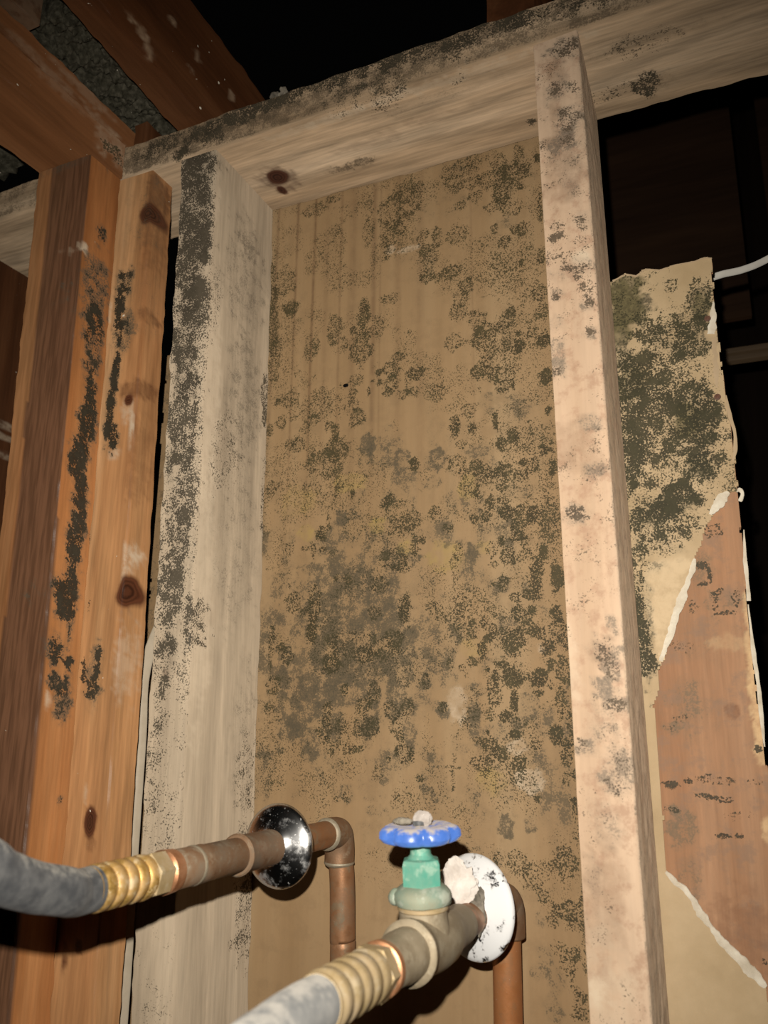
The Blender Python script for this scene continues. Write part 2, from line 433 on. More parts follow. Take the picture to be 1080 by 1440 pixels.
M['brass_dusty'] = metal('dusty brass', (.42, .29, .13), (.5, .38, .2), (.5, .42, .3), .5, dirt=(.36, .27, .17), dirtamt=.8, rough=.5, met=.5)
M['bronze'] = metal('dusty bronze', (.26, .205, .13), (.34, .27, .18), (.4, .34, .24), .5, dirt=(.3, .245, .165), dirtamt=.9, rough=.5, met=.45)
M['teal'] = metal('verdigris', (.05, .26, .19), (.12, .38, .28), (.32, .44, .34), .7, dirt=(.22, .3, .22), dirtamt=.5, rough=.5, met=.1)
M['teal_pale'] = metal('pale verdigris over bronze', (.16, .26, .2), (.26, .32, .25), (.42, .44, .36), .6, dirt=(.3, .25, .16), dirtamt=.6, rough=.5, met=.15)
def chrome(name, glare, lo, hi):  # matt noise patches put reflections into the colour
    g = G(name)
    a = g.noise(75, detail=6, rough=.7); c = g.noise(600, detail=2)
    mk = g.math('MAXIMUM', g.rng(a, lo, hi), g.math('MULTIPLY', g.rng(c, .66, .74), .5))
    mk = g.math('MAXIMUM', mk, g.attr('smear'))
    col = g.mix(mk, (.62, .61, .6), glare)
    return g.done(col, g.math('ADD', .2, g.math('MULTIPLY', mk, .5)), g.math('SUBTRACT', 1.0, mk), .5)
M['chrome'] = chrome('grey glare chrome', (.30, .28, .25), .5, .85)  # grey reflections of the surroundings mixed in as matt colour
M['chrome_glare_lime'] = chrome('chrome under white deposit', (.74, .73, .72), .37, .46)  # overexposed white reflection painted into the colour, together with lime
def plain(name, c1, c2, scale, rough, spec=.4, dust=None, dustamt=0.0, bstr=.2):
    g = G(name)
    a = g.noise(scale, detail=5, rough=.65); col = g.mix(g.rng(a, .3, .7), c1, c2)
    if dust:
        nz = g.n('SeparateXYZ'); g.t.links.new(g.n('NewGeometry').outputs['Normal'], nz.inputs[0])
        up = g.math('ADD', g.math('MULTIPLY', nz.outputs[2], .5), g.math('MULTIPLY', g.math('SUBTRACT', a, .5), 1.2))
        col = g.mix(g.math('MULTIPLY', g.rng(up, .26, .58), dustamt), col, dust)
    g.bump(a, bstr, .0006)
    return g.done(col, rough, 0, spec)
M['rubber'] = plain('dusty black rubber', (.035, .036, .038), (.075, .074, .073), 130, .62, .4, (.20, .185, .16), .6)
M['rubber_dusty'] = plain('grey dusty rubber', (.11, .11, .108), (.17, .165, .155), 90, .7, .3, (.27, .25, .22), .8)
M['blue'] = plain('blue enamel', (.045, .12, .40), (.07, .16, .48), 200, .33, .5, (.36, .32, .29), .97)
M['pale_dust'] = plain('pale dust', (.30, .26, .23), (.44, .39, .35), 200, .95, .1, bstr=.6)
M['copper_warm'] = metal('warm copper', (.46, .175, .06), (.56, .24, .09), (.2, .14, .08), .3, dirt=(.24, .11, .05), dirtamt=.5, met=.5)
M['putty'] = plain('white putty', (.55, .48, .42), (.75, .69, .63), 70, .85, .2, bstr=.6)
M['cable'] = plain('cream cable sheath', (.50, .42, .31), (.58, .49, .37), 60, .55, .3)
M['white_cable'] = plain('white cable sheath', (.6, .56, .5), (.68, .64, .57), 60, .5, .3)
M['rust'] = plain('rusty steel', (.09, .045, .03), (.17, .08, .05), 300, .7)
M['steel'] = plain('dark steel', (.06, .06, .06), (.12, .12, .12), 300, .5)
M['hole'] = plain('dark hole', (.004, .004, .004), (.008, .008, .008), 300, .9, .0)

# ------------------------------------------------------------------ the framing
WB, DP = 0.28613, 0.0973                 # clear bay width, stud depth
FLOOR = -2.30
def fl_(k, f):                           # constant or spatial base value for a stain channel
    return lambda V: f(V)
mesh_obj('floor', [(-2, -1.6, FLOOR - .02), (2, -1.6, FLOOR - .02), (2, 1.6, FLOOR - .02), (-2, 1.6, FLOOR - .02),
                   (-2, -1.6, FLOOR), (2, -1.6, FLOOR), (2, 1.6, FLOOR), (-2, 1.6, FLOOR)],
         [[3, 2, 1, 0], [4, 5, 6, 7], [0, 1, 5, 4], [1, 2, 6, 5], [2, 3, 7, 6], [3, 0, 4, 7]], M['floor'])['kind'] = 'structure'

# top plate of the moldy wall
def Bf(l, **k): return [blob(*b, **k) for b in l]
pl_m = Bf([(260, 192, 60, 14, .5), (390, 140, 60, 14, .6), (330, 165, 50, 14, .7), (355, 150, 20, 12, .75), (450, 118, 60, 12, .5), (520, 92, 90, 14, .5),
           (600, 72, 70, 16, .55), (690, 42, 60, 16, .55), (760, 18, 50, 12, .5), (255, 215, 12, 12, .8), (300, 195, 20, 12, .6), (375, 128, 20, 8, .8), (210, 215, 40, 14, .4),
           (640, 70, 18, 30, .4), (830, 8, 60, 8, .4)], y=0)
pl_u = Bf([(480, 150, 30, 14, .35), (540, 140, 40, 15, .35), (910, 118, 22, 16, .7), (860, 130, 40, 12, .3), (748, 172, 7, 5, .8), (905, 60, 60, 20, .15)], z=0)
pl_s = Bf([(330, 165, 90, 20, .7), (520, 92, 120, 18, .75), (650, 55, 90, 20, .8), (760, 20, 60, 14, .65), (240, 205, 70, 18, .65), (430, 120, 60, 16, .6)], y=0) + \
       Bf([(510, 228, 26, 8, .75), (470, 238, 20, 6, .5), (915, 115, 30, 18, .5), (600, 140, 120, 10, .2), (900, 60, 90, 10, .3)], z=0)
pl_k = Bf([(392, 250, 17, 12, 1.0), (397, 268, 7, 9, .8)], z=0)
pl_p = Bf([(620, 115, 200, 6, .5), (470, 165, 120, 6, .4)], z=0)
x0, x1 = -.62, 1.05
st = (np.concatenate([np.linspace(-.62, -.4, 6), np.arange(-.39, .56, .003), np.linspace(.6, 1.05, 6)]) - x0) / (x1 - x0)
tag(timber('top_plate', box_corners_x(0, DP, 0, .0360, x0), box_corners_x(0, DP, 0, .0360, x1), M['plate'], st=st, r=.0015, rough=.0014,
           base={'smear': lambda V: np.where((V[:, 1] < .003) & (V[:, 2] > .0035 + .002 * (fbm(V * 60, 2) - .5)), np.clip(.62 + .9 * (fbm(V * np.array([14, 60, 60]), 3) - .5), .2, .9), 0.0)},
           spec={'mold': pl_m + pl_u, 'smear': pl_s, 'knot': pl_k, 'warm': Bf([(392, 252, 26, 18, .5), (600, 165, 60, 6, .25), (520, 200, 70, 6, .25)], z=0), 'pale': pl_p}),
    'long pale weathered timber across the top of the moldy bay, with a dark knot', 'plate')

# left stud of the bay (greyed, black speckles on its narrow face)
T = lambda ox, oy, s, l: [(ox + a / s, oy + b / s, c / s, d / s, e) for a, b, c, d, e in l]
ls_m = [(278, 222, 16, 18, .95), (262, 240, 10, 40, .55), (270, 300, 22, 60, .62), (288, 345, 7, 40, .92), (290, 290, 8, 80, .6), (265, 360, 22, 50, .7), (272, 412, 20, 30, .8), (262, 470, 20, 40, .66),
        (262, 502, 18, 26, .64), (262, 545, 20, 16, .85), (250, 590, 18, 40, .55), (272, 600, 5, 45, .8), (252, 640, 16, 30, .6), (262, 700, 14, 44, .52), (245, 760, 20, 60, .5),
        (258, 742, 10, 30, .58), (240, 830, 18, 50, .52), (264, 880, 5, 50, .62), (232, 915, 15, 18, .75), (232, 962, 9, 14, .7), (228, 990, 13, 20, .5), (222, 1040, 12, 30, .35), (212, 1110, 14, 50, .25)]
ls_m2 = [(372, 700, 6, 60, .5), (374, 560, 5, 40, .7), (362, 1000, 5, 40, .5), (360, 1150, 5, 60, .55), (340, 1100, 14, 60, .35), (335, 1290, 16, 60, .45), (300, 420, 10, 60, .3), (320, 640, 20, 60, .25), (350, 1390, 8, 40, .5), (330, 1180, 12, 30, .4)]
ls_s = [(282, 230, 20, 30, .7), (270, 330, 22, 120, .5), (262, 480, 20, 80, .5), (262, 545, 22, 20, .6), (250, 640, 20, 60, .35), (235, 915, 16, 25, .4)]
ls_s2 = [(350, 400, 30, 70, .4), (345, 560, 24, 90, .45), (330, 760, 30, 120, .3), (355, 330, 20, 30, .35), (340, 1040, 20, 100, .3)]
SL = .01508 / .8; zb0 = FLOOR + .038
stz = stations(2.26, .86, .003, .2)
def stud_corners(xa, xb, ya, yb, z, lean=0.0, ly=0.0):
    return box_corners_z(xa - lean * z, xb - lean * z, ya - ly * z, yb - ly * z, z)
tag(timber('stud', stud_corners(-.038, 0, 0, DP, 0, SL), stud_corners(-.038 - .0065 * zb0, 0, 0, DP, zb0, SL), M['stud_left'], st=stz, rough=.0014,
           base={'mold': lambda V: np.where(V[:, 1] < .0025, np.clip(.44 + (V[:, 2] + .15) * .75, .12, .44) + .5 * (fbm(V * 50, 3) - .5), 0.0)},
           spec={'mold': Bf(ls_m, y=0) + Bf(ls_m2, x=.005), 'smear': Bf(ls_s, y=0) + Bf(ls_s2, x=.005), 'pale': Bf([(300, 260, 12, 50, .5), (290, 560, 16, 160, .5), (280, 800, 16, 200, .4)], x=.003),
                 'warm': Bf([(233, 948, 5, 8, .6)], y=0)}),
    'grey weathered upright stud with dense black mold on its narrow face, left of the bay', 'stud', 'studs of the moldy wall')

# right stud of the bay
rs_m = T(740, 40, 4.8, [(190, 160, 25, 30, .8), (270, 140, 60, 60, .55), (210, 420, 50, 60, .45), (290, 600, 70, 100, .5), (300, 760, 50, 40, .4), (110, 780, 25, 50, .65), (190, 1410, 70, 30, .85), (380, 1320, 40, 60, .6),
                        (210, 1030, 50, 30, .42), (150, 1060, 30, 30, .42), (200, 1330, 50, 40, .42), (330, 420, 30, 60, .4)]) + \
    T(760, 330, 3.6, [(80, 100, 40, 60, .52), (120, 170, 26, 26, .8), (190, 190, 40, 50, .6), (90, 300, 26, 26, .72), (240, 340, 26, 36, .7), (255, 430, 11, 11, .75), (245, 500, 22, 26, .7), (85, 690, 25, 30, .6), (185, 1420, 50, 36, .85), (270, 1300, 50, 70, .32), (200, 60, 60, 60, .4), (240, 260, 40, 40, .4)]) + \
    T(770, 720, 3.6, [(150, 10, 50, 40, .85), (290, 660, 40, 40, .55), (270, 720, 40, 40, .58), (330, 790, 40, 60, .4), (330, 980, 50, 36, .55), (285, 1090, 8, 8, .97), (240, 960, 30, 16, .55), (350, 1390, 50, 60, .4), (180, 1190, 40, 30, .4)])
rs_s = T(740, 40, 4.8, [(200, 150, 60, 50, .6), (270, 160, 60, 90, .5), (210, 430, 70, 90, .45), (290, 620, 80, 110, .5), (260, 770, 90, 60, .55), (390, 1300, 40, 70, .35)]) + \
    T(760, 330, 3.6, [(80, 600, 30, 70, .5), (90, 680, 40, 45, .6), (70, 450, 25, 40, .45), (240, 350, 30, 40, .55), (250, 500, 30, 30, .5), (90, 300, 28, 28, .5), (260, 960, 45, 45, .5), (270, 1190, 45, 40, .55), (185, 1420, 60, 45, .6), (150, 180, 90, 60, .35)]) + \
    T(770, 720, 3.6, [(330, 580, 30, 50, .5), (290, 900, 45, 60, .65), (330, 980, 60, 40, .5), (200, 1200, 55, 40, .55), (390, 1300, 40, 70, .4), (350, 1390, 60, 60, .5), (290, 700, 60, 70, .45), (340, 800, 40, 80, .45)])
rs_s = [(a, b, c * 1.1, d * 1.1, min(.85, e * 1.3)) for a, b, c, d, e in rs_s]
rs_p = Bf(T(760, 330, 3.6, [(215, 105, 45, 38, .95)]) + [(850, 1390, 30, 80, .4), (838, 1395, 14, 18, .9), (800, 940, 10, 60, .5)], y=-.001)
rs_s += [(845, 1010, 16, 40, .45), (862, 1080, 18, 40, .45), (850, 1150, 20, 30, .3), (835, 1230, 12, 30, .35), (800, 200, 30, 80, .3)]
rs_k = Bf([(850, 1260, 30, 60, .35), (845, 1330, 30, 40, .3), (800, 620, 30, 30, .3), (815, 650, 30, 20, .3), (790, 250, 26, 40, .35)] + T(740, 40, 4.8, [(210, 300, 60, 120, .4), (200, 560, 40, 120, .45), (230, 740, 90, 60, .5), (190, 800, 40, 60, .4)]) + T(770, 720, 3.6, [(270, 720, 50, 60, .4), (300, 640, 20, 30, .5)]), y=-.001)
rx, ry = .01012 / .8, .0012
xr = WB + .0331
c0 = [(WB, 0, 0), (xr, -.0019, 0), (xr, DP - .0019, 0), (WB, DP, 0)]
zb = FLOOR + .038
c1 = [(a - rx * zb, b - ry * zb, zb) for a, b, c in c0]
tag(timber('stud', c0, c1, M['stud_right'], st=stz, rough=.0010,
           spec={'mold': Bf(rs_m, y=0), 'smear': Bf(rs_s, y=0) , 'pale': rs_p, 'warm': rs_k},
           base={'smear': lambda V: np.where(V[:, 0] > xr - rx * V[:, 2] - .0012, .36, 0.0), 'mold': lambda V: np.where(V[:, 1] < .002, np.clip(.06 + .7 * (fbm(V * 60, 3) - .5), 0, .3), 0.0)}),
    'blond upright stud with brown mold spots, between the bay and the torn wallboard', 'stud', 'studs of the moldy wall')

# sole plate below the frame
tag(timber('sole_plate', box_corners_x(0, DP, FLOOR, FLOOR + .038, -.5), box_corners_x(0, DP, FLOOR, FLOOR + .038, .9), M['plate'], step=.05),
    'timber sole plate on the floor under the studs', 'plate')

# corner stud with the honey face, beside the left stud
or_m = [(168, 430, 7, 44, .9), (176, 395, 12, 18, .62), (163, 520, 6, 50, .88), (155, 575, 7, 55, .95), (159, 618, 7, 22, .9), (172, 470, 14, 30, .45),
        (118, 945, 6, 26, .8), (138, 940, 6, 22, .8), (128, 968, 12, 12, .75), (126, 850, 4, 10, .6), (124, 752, 4, 14, .75)]
or_w = [(212, 270, 6, 30, .5), (190, 852, 18, 22, .4), (127, 1185, 8, 12, .35), (215, 330, 20, 50, .3), (186, 640, 8, 60, .3), (190, 545, 24, 14, .6),
        (165, 1340, 10, 40, .7), (112, 1330, 6, 10, .7), (90, 1350, 5, 20, .5), (205, 440, 14, 10, .5)]
or_k = [(208, 300, 13, 17, 1.0), (181, 562, 8, 10, .8), (179, 830, 17, 26, 1.0), (190, 866, 7, 6, .7), (127, 1156, 11, 22, 1.0), (164, 1340, 6, 22, .5), (111, 1331, 6, 9, .7), (92, 1352, 4, 12, .5)]
or_p = [(147, 397, 3, 30, .9), (155, 440, 2, 14, .7), (120, 1120, 3, 12, .6), (180, 575, 10, 18, .45), (186, 600, 3, 30, .8), (175, 790, 2.5, 30, .8), (160, 640, 10, 10, .5), (175, 930, 16, 60, .35)]
tag(timber('corner_stud', box_corners_z(-.1150, -.0713, 0, .0285, 0), box_corners_z(-.1150 - .028 * zb, -.0720 - .027 * zb, -.002, .0265, zb), M['orange_pale'], st=stz, rough=.0008,
           spec={'mold': Bf(or_m, y=0), 'warm': Bf(or_w, y=0), 'knot': Bf(or_k, y=0) , 'pale': Bf(or_p, y=0), 'smear': Bf([(130, 950, 18, 36, .55)] + [(a, b, c * 1.25, d * 1.1, .85) for a, b, c, d, e in or_m[:6]] + [(205, 300, 30, 60, .25), (200, 420, 30, 50, .2)], y=0)}),
    'honey coloured fir stud with dark knots, just left of the grey stud', 'stud', 'studs of the moldy wall')

# end stud of the wall that comes forward on the left: brown face, orange edge with a black mold line
es_m = [(143, 330, 5, 12, .7), (128, 480, 8, 60, .62), (120, 570, 7, 50, .8), (115, 600, 9, 20, .85), (106, 640, 9, 26, .92), (101, 655, 8, 30, .85), (104, 700, 7, 40, .9), (97, 750, 8, 40, .8), (92, 790, 8, 40, .75),
        (82, 830, 11, 30, .92), (80, 858, 9, 16, .85), (90, 840, 4, 60, .6), (66, 915, 8, 20, .8), (80, 932, 6, 8, .97), (68, 960, 9, 16, .65), (72, 990, 8, 26, .4), (130, 420, 12, 60, .4), (68, 1125, 4, 6, .7)]
tag(timber('end_stud', box_corners_z(-.1745, -.1095, -.039, -.0005, 0), box_corners_z(-.1745 - .036 * zb, -.1095 - .025 * zb, -.041, -.0025, zb), M['orange'], st=stz, rough=.0010,
           spec={'mold': Bf(es_m, x=-.1085), 'smear': Bf([(a, b, c * 1.2, d * 1.15, .8) for a, b, c, d, e in es_m], x=-.1085) + Bf([(85, 232, 45, 12, .5)], y=-.039), 'pale': Bf([(118, 350, 3, 8, .9), (106, 640, 3, 12, .6), (52, 985, 3, 14, .7), (98, 735, 2, 20, .6)], x=-.1085)},
           base={'tint': lambda V: np.where(V[:, 1] < -.0378, np.where(V[:, 0] + .028 * V[:, 2] + .004 * (fbm(V * 12, 2) - .5) > -.1555, .92, .45), 0.0)}),
    'brown faced stud whose orange edge carries a black mold line, under the side plates', 'stud')

# plates of the wall coming forward, over the end stud
py0, py1 = -.0008, -1.0
sty = (py0 - np.concatenate([np.arange(py0, -.34, -.004), np.linspace(-.35, -1.0, 8)])) / 1.0
sty = np.clip(sty / (py0 - py1), 0, 1); sty[-1] = 1
pp = Bf([(158, 205, 16, 20, .6), (120, 130, 30, 8, .5), (60, 90, 40, 6, .4), (165, 215, 14, 12, .85), (90, 130, 30, 8, .35), (145, 175, 16, 6, .5)], x=-.108)
tag(timber('side_plate', box_corners_y(-.176, -.108, .0008, .0375, py0), box_corners_y(-.176, -.108, .0008, .0375, py1), M['red_plate_y'], st=sty, rough=.0016,
           spec={'pale': pp, 'mold': Bf([(160, 215, 12, 10, .7), (90, 110, 20, 10, .4)], x=-.108)}),
    'orange brown plate running forward at the upper left, lower of the stacked two', 'plate', 'plates of the forward wall')
tag(timber('side_plate', box_corners_y(-.174, -.1075, .0385, .060, py0 + .02), box_corners_y(-.172, -.106, .0385, .060, py1), M['red_plate_y'], st=sty, rough=.0022,
           spec={'pale': pp, 'mold': Bf([(110, 90, 40, 10, .5)], x=-.108)}),
    'thin reddish plate on top of the lower side plate, upper left corner', 'plate', 'plates of the forward wall')
tag(timber('blocking_board', box_corners_y(-.176, -.096, .0605, .10, -.118), box_corners_y(-.176, -.096, .0605, .10, -.60), M['red_y'], step=.008, rough=.003,
           base={'pale': lambda V: np.full(len(V), .35)}),
    'short light brown board on the stacked plates, at the very top left corner', 'board')

# joists resting on the top plate
jst = np.linspace(0, 1, 150)
tag(timber('ceiling_joist', box_corners_y(-.057, -.0182, .0375, .1415, .125), box_corners_y(-.016, -.0100, .0375, .1415, -.60), M['red_y'], st=jst, rough=.0025,
           spec={'pale': Bf([(182, 28, 5, 6, .6), (198, 48, 5, 8, .6), (206, 70, 5, 9, .6), (240, 30, 3, 5, .7), (275, 80, 3, 8, .6), (325, 135, 3, 10, .6), (268, 100, 3, 6, .5)], x=-.0178)}),
    'dark red joist with white specks resting on the top plate at upper left', 'joist', 'ceiling joists')
q = at(722, 12, y=.01)
tag(timber('ceiling_joist', box_corners_y(q[0] - .022, q[0] + .016, .0375, .14, .40), box_corners_y(q[0] - .022, q[0] + .016, .0375, .14, .012), M['red_y'], step=.008, rough=.0025),
    'reddish joist end on the top plate at the top edge, above the right stud', 'joist', 'ceiling joists')
q = at(207, 182, y=.012)
tag(timber('nailer_block', box_corners_z(q[0] - .008, q[0] + .008, .004, .03, .0368), box_corners_z(q[0] - .009, q[0] + .007, .004, .03, .062), M['red_z'], step=.004, rough=.003),
    'small red wooden block on the top plate between side plates and joist', 'block')

# framing farther left, seen past the end stud
tag(timber('side_board', box_corners_z(-.354, -.335, .004, .45, -.0006), box_corners_z(-.354, -.335, .004, .45, zb), M['red_z'], step=.012, st=stz, rough=.0015,
           spec={'pale': Bf([(10, 600, 12, 5, .5), (8, 615, 12, 4, .5), (6, 640, 10, 5, .4)], x=-.335)}),
    'dark red board at the left edge, behind the brown faced stud', 'board')

# back of the bay: paper faced wallboard
z_b = FLOOR + .04
pm = []; ps = []; py_ = []; pp_ = []
pm += T(370, 200, 4.909, [(360,470,80,45,.5),(490,390,60,25,.5),(730,600,40,120,.5),(740,400,30,70,.35),(880,470,80,120,.5),(860,640,60,90,.45),(980,330,90,80,.45),(990,510,60,40,.45),(500,620,50,50,.3),(150,970,90,100,.5),(190,1140,55,60,.55),(60,1000,25,200,.45),(700,1130,40,50,.55),(870,1080,60,40,.42),(940,600,45,45,.52),(850,760,28,55,.42)])
pm += T(580, 190, 4.909, [(30,400,60,120,.45),(340,240,120,70,.5),(380,340,120,60,.5),(430,420,55,55,.45),(340,480,35,40,.5),(530,300,110,60,.5),(700,270,90,70,.52),(720,130,35,80,.45),(780,220,45,40,.5),(620,400,55,80,.56),(740,360,25,25,.65),(560,500,55,55,.46),(690,500,70,70,.46),(860,160,22,40,.85),(590,180,60,70,.4),(70,700,35,55,.56),(170,690,45,80,.52),(300,690,90,80,.42),(110,820,70,80,.52),(570,650,28,45,.62),(635,740,45,50,.62),(700,650,22,32,.65),(760,640,36,55,.62),(750,885,16,32,.85),(100,970,60,50,.62),(250,960,75,55,.56),(370,1040,55,55,.52),(330,1130,55,55,.46),(680,950,200,180,.3),(890,820,25,60,.65),(880,1080,50,60,.55),(880,520,18,120,.5)])
ps += T(580, 190, 4.909, [(250,400,180,200,.25),(330,210,60,40,.5),(660,590,70,60,.4),(90,870,60,50,.45),(700,250,150,120,.25)])
pm += T(370, 430, 4.909, [(70,150,40,250,.52),(80,370,45,180,.52),(190,40,45,60,.52),(335,290,60,95,.54),(490,160,55,120,.56),(700,60,40,70,.62),(680,290,80,130,.66),(620,170,22,40,.72),(790,150,45,90,.46),(560,270,22,60,.46),(805,460,26,26,.85),(800,530,20,30,.8),(885,440,55,60,.62),(880,540,65,65,.57),(860,600,45,40,.52),(940,350,50,28,.5),(1060,470,55,60,.57),(1000,520,28,60,.46),(960,610,45,38,.52),(755,517,12,14,.9),(100,660,20,28,.8),(640,510,55,45,.52),(620,600,38,45,.52),(640,680,45,50,.62),(650,770,55,75,.62),(725,590,14,30,.62),(380,680,210,120,.42),(170,640,100,80,.38),(340,800,60,40,.46),(125,810,38,55,.54),(45,860,22,40,.62),(455,830,32,32,.7),(500,870,25,55,.7),(240,960,42,55,.62),(180,960,35,45,.52),(500,1000,80,80,.58),(430,1090,140,95,.52),(330,1020,40,60,.42),(1040,1100,32,55,.92),(290,850,50,40,.42)])
ps += T(370, 430, 4.909, [(715,960,45,80,.6),(860,840,40,30,.5),(960,1080,60,80,.5),(760,1040,80,120,.35),(850,1000,120,150,.25)])
pm += T(580, 430, 4.909, [(320,50,65,55,.52),(450,100,55,75,.57),(285,250,55,80,.52),(500,250,75,120,.46),(470,200,38,28,.62),(680,40,33,42,.8),(650,110,55,50,.52),(650,250,28,80,.52),(735,290,34,70,.9),(730,190,18,24,.8),(900,40,55,60,.52),(830,180,38,38,.52),(905,230,46,66,.8),(930,490,42,56,.92),(460,450,48,58,.74),(560,480,50,75,.75),(650,550,65,48,.75),(690,440,60,50,.42),(180,590,60,70,.38),(20,480,48,58,.52),(20,590,38,48,.52),(940,725,20,33,.9),(400,720,58,48,.47),(290,840,34,70,.8),(415,850,28,38,.8),(572,795,22,58,.92),(690,880,34,50,.85),(610,960,36,56,.9),(720,950,10,10,.95),(920,995,50,46,.93),(960,940,22,22,.9),(970,1110,36,66,.9),(820,900,120,120,.38),(620,250,200,160,.32),(760,1080,28,38,.85),(430,1110,48,58,.62),(650,1140,66,48,.64),(490,1130,48,58,.52),(820,1110,58,58,.57),(340,960,38,28,.52),(310,1100,58,78,.47),(15,1100,32,56,.92)])
ps += T(580, 430, 4.909, [(740,680,80,100,.4),(530,680,60,80,.35),(170,1060,50,70,.65),(120,1090,60,60,.4),(570,1130,60,40,.4),(450,1000,80,60,.35)])
pm += T(370, 660, 4.909, [(60,130,45,65,.57),(290,110,24,28,.64),(620,170,14,28,.97),(510,140,18,38,.54),(400,450,38,55,.8),(450,360,18,60,.64),(410,550,26,18,.85),(460,575,14,11,.94),(290,550,38,18,.64),(345,570,18,48,.74),(180,550,38,48,.52),(870,210,46,50,.8),(930,390,75,75,.62),(1040,350,55,55,.52),(910,240,100,40,.42),(590,770,33,38,.62),(505,750,23,23,.8),(920,620,85,75,.56),(960,680,55,38,.62),(980,980,45,115,.85),(350,990,50,75,.74),(335,1120,32,80,.9),(350,860,48,68,.57),(210,930,66,76,.57),(280,990,28,28,.62),(180,800,18,28,.52),(770,990,38,55,.57),(250,230,200,150,.28),(560,60,200,60,.28),(800,800,58,58,.47),(1050,540,38,68,.57)])
ps += T(370, 660, 4.909, [(550,350,50,60,.8),(640,330,60,50,.4),(700,760,80,90,.6),(460,920,70,70,.55),(490,1100,60,100,.75),(350,820,60,60,.5),(940,620,100,80,.5),(830,1050,130,100,.55),(620,1100,80,80,.45),(760,1000,60,80,.6),(980,980,50,120,.6),(350,1000,60,100,.6),(880,720,60,100,.4),(330,690,90,50,.35),(1040,560,50,100,.5),(960,60,70,60,.4),(870,210,60,60,.6)])
py_ += T(370, 660, 4.909, [(300,440,60,50,.6),(790,390,60,60,.7),(600,90,100,60,.5),(990,540,60,60,.6),(250,230,120,100,.35)])
pm += T(590, 660, 4.909, [(350,80,80,110,.47),(400,130,18,75,.8),(460,60,55,75,.57),(560,60,45,85,.62),(700,40,55,45,.62),(915,20,28,33,.93),(495,230,28,52,.8),(460,330,38,48,.68),(380,340,28,33,.68),(610,290,50,50,.92),(575,210,38,38,.57),(770,310,34,68,.97),(690,280,36,36,.68),(680,380,45,65,.62),(880,330,85,170,.45),(880,80,65,85,.42),(670,470,46,26,.74),(720,490,33,48,.52),(565,500,27,42,.85),(605,590,50,75,.74),(500,560,38,48,.57),(510,650,38,38,.52),(855,570,29,54,.93),(825,640,22,28,.85),(800,700,46,46,.85),(800,780,42,56,.9),(780,870,65,46,.86),(950,750,45,120,.93),(945,985,45,60,.94),(730,590,56,56,.47),(580,780,42,66,.63),(660,880,38,38,.68),(700,1000,65,75,.74),(770,970,38,46,.8),(740,1090,56,46,.74),(820,1130,42,56,.8),(960,1110,65,65,.62),(365,1058,26,22,.97),(510,793,12,12,.9),(460,1090,38,48,.62),(510,1110,27,48,.74),(470,1160,37,28,.9),(370,1140,48,28,.62),(270,560,38,58,.47),(240,680,28,120,.47),(270,980,38,48,.52),(120,960,58,78,.42),(200,400,38,38,.52),(110,300,48,48,.52),(20,500,28,38,.85),(580,1000,78,58,.42),(340,960,150,200,.28),(60,880,78,98,.32),(170,725,10,8,.94),(600,1140,78,48,.52)])
ps += T(590, 660, 4.909, [(360,600,45,90,.85),(120,420,80,100,.4),(90,100,70,60,.4),(360,790,50,60,.5),(580,790,50,70,.6),(450,750,50,50,.4),(260,1110,50,80,.5),(350,290,60,60,.4),(720,490,50,50,.4),(700,150,100,80,.35),(640,390,60,50,.4)])
py_ += T(590, 660, 4.909, [(180,600,120,120,.5),(330,130,60,90,.5),(430,540,50,40,.4)])
pm += T(355, 890, 4.5, [(120,100,18,140,.52),(180,90,23,28,.74),(220,150,38,58,.62),(370,30,32,48,.9),(640,60,190,75,.52),(700,140,95,46,.68),(900,40,56,56,.68),(500,190,56,66,.68),(580,360,28,38,.64),(770,370,38,56,.64),(470,490,33,56,.68),(450,610,46,56,.52),(690,470,56,56,.52),(480,720,46,46,.57),(540,700,18,28,.64),(600,740,28,38,.52),(680,740,23,23,.68),(640,740,28,28,.52),(740,590,56,75,.62),(660,600,28,56,.52),(980,480,46,66,.57),(880,490,42,56,.62),(960,760,46,66,.57),(860,800,14,14,.74),(800,890,38,48,.46),(1005,800,23,23,.64),(105,480,28,38,.52),(160,530,23,28,.57),(590,1040,33,38,.47),(530,1050,18,18,.42),(900,600,56,38,.46),(930,680,38,56,.52),(130,340,46,56,.52),(850,120,95,46,.52),(570,590,56,56,.42),(1060,920,23,28,.74),(920,1030,28,46,.37)])
ps += T(355, 890, 4.5, [(220,150,45,60,.85),(200,290,40,80,.75),(180,390,40,30,.5),(420,130,60,130,.85),(360,330,60,90,.8),(400,500,70,70,.85),(270,430,30,50,.7),(260,620,50,70,.75),(360,680,60,70,.7),(360,770,60,50,.6),(220,580,25,30,.7),(180,745,30,25,.6),(500,300,80,70,.65),(600,250,50,80,.5),(740,590,60,80,.75),(680,600,40,60,.5),(880,350,40,180,.6),(880,480,50,60,.75),(980,90,60,100,.6),(640,60,180,80,.5),(980,490,60,80,.5),(980,640,50,80,.5),(960,760,50,70,.6),(770,390,40,80,.55),(520,840,50,60,.4),(240,780,40,30,.4),(75,820,25,70,.45),(590,1030,50,60,.55),(420,960,60,60,.3),(760,980,80,120,.28),(780,1130,70,40,.3),(490,640,60,60,.4)])
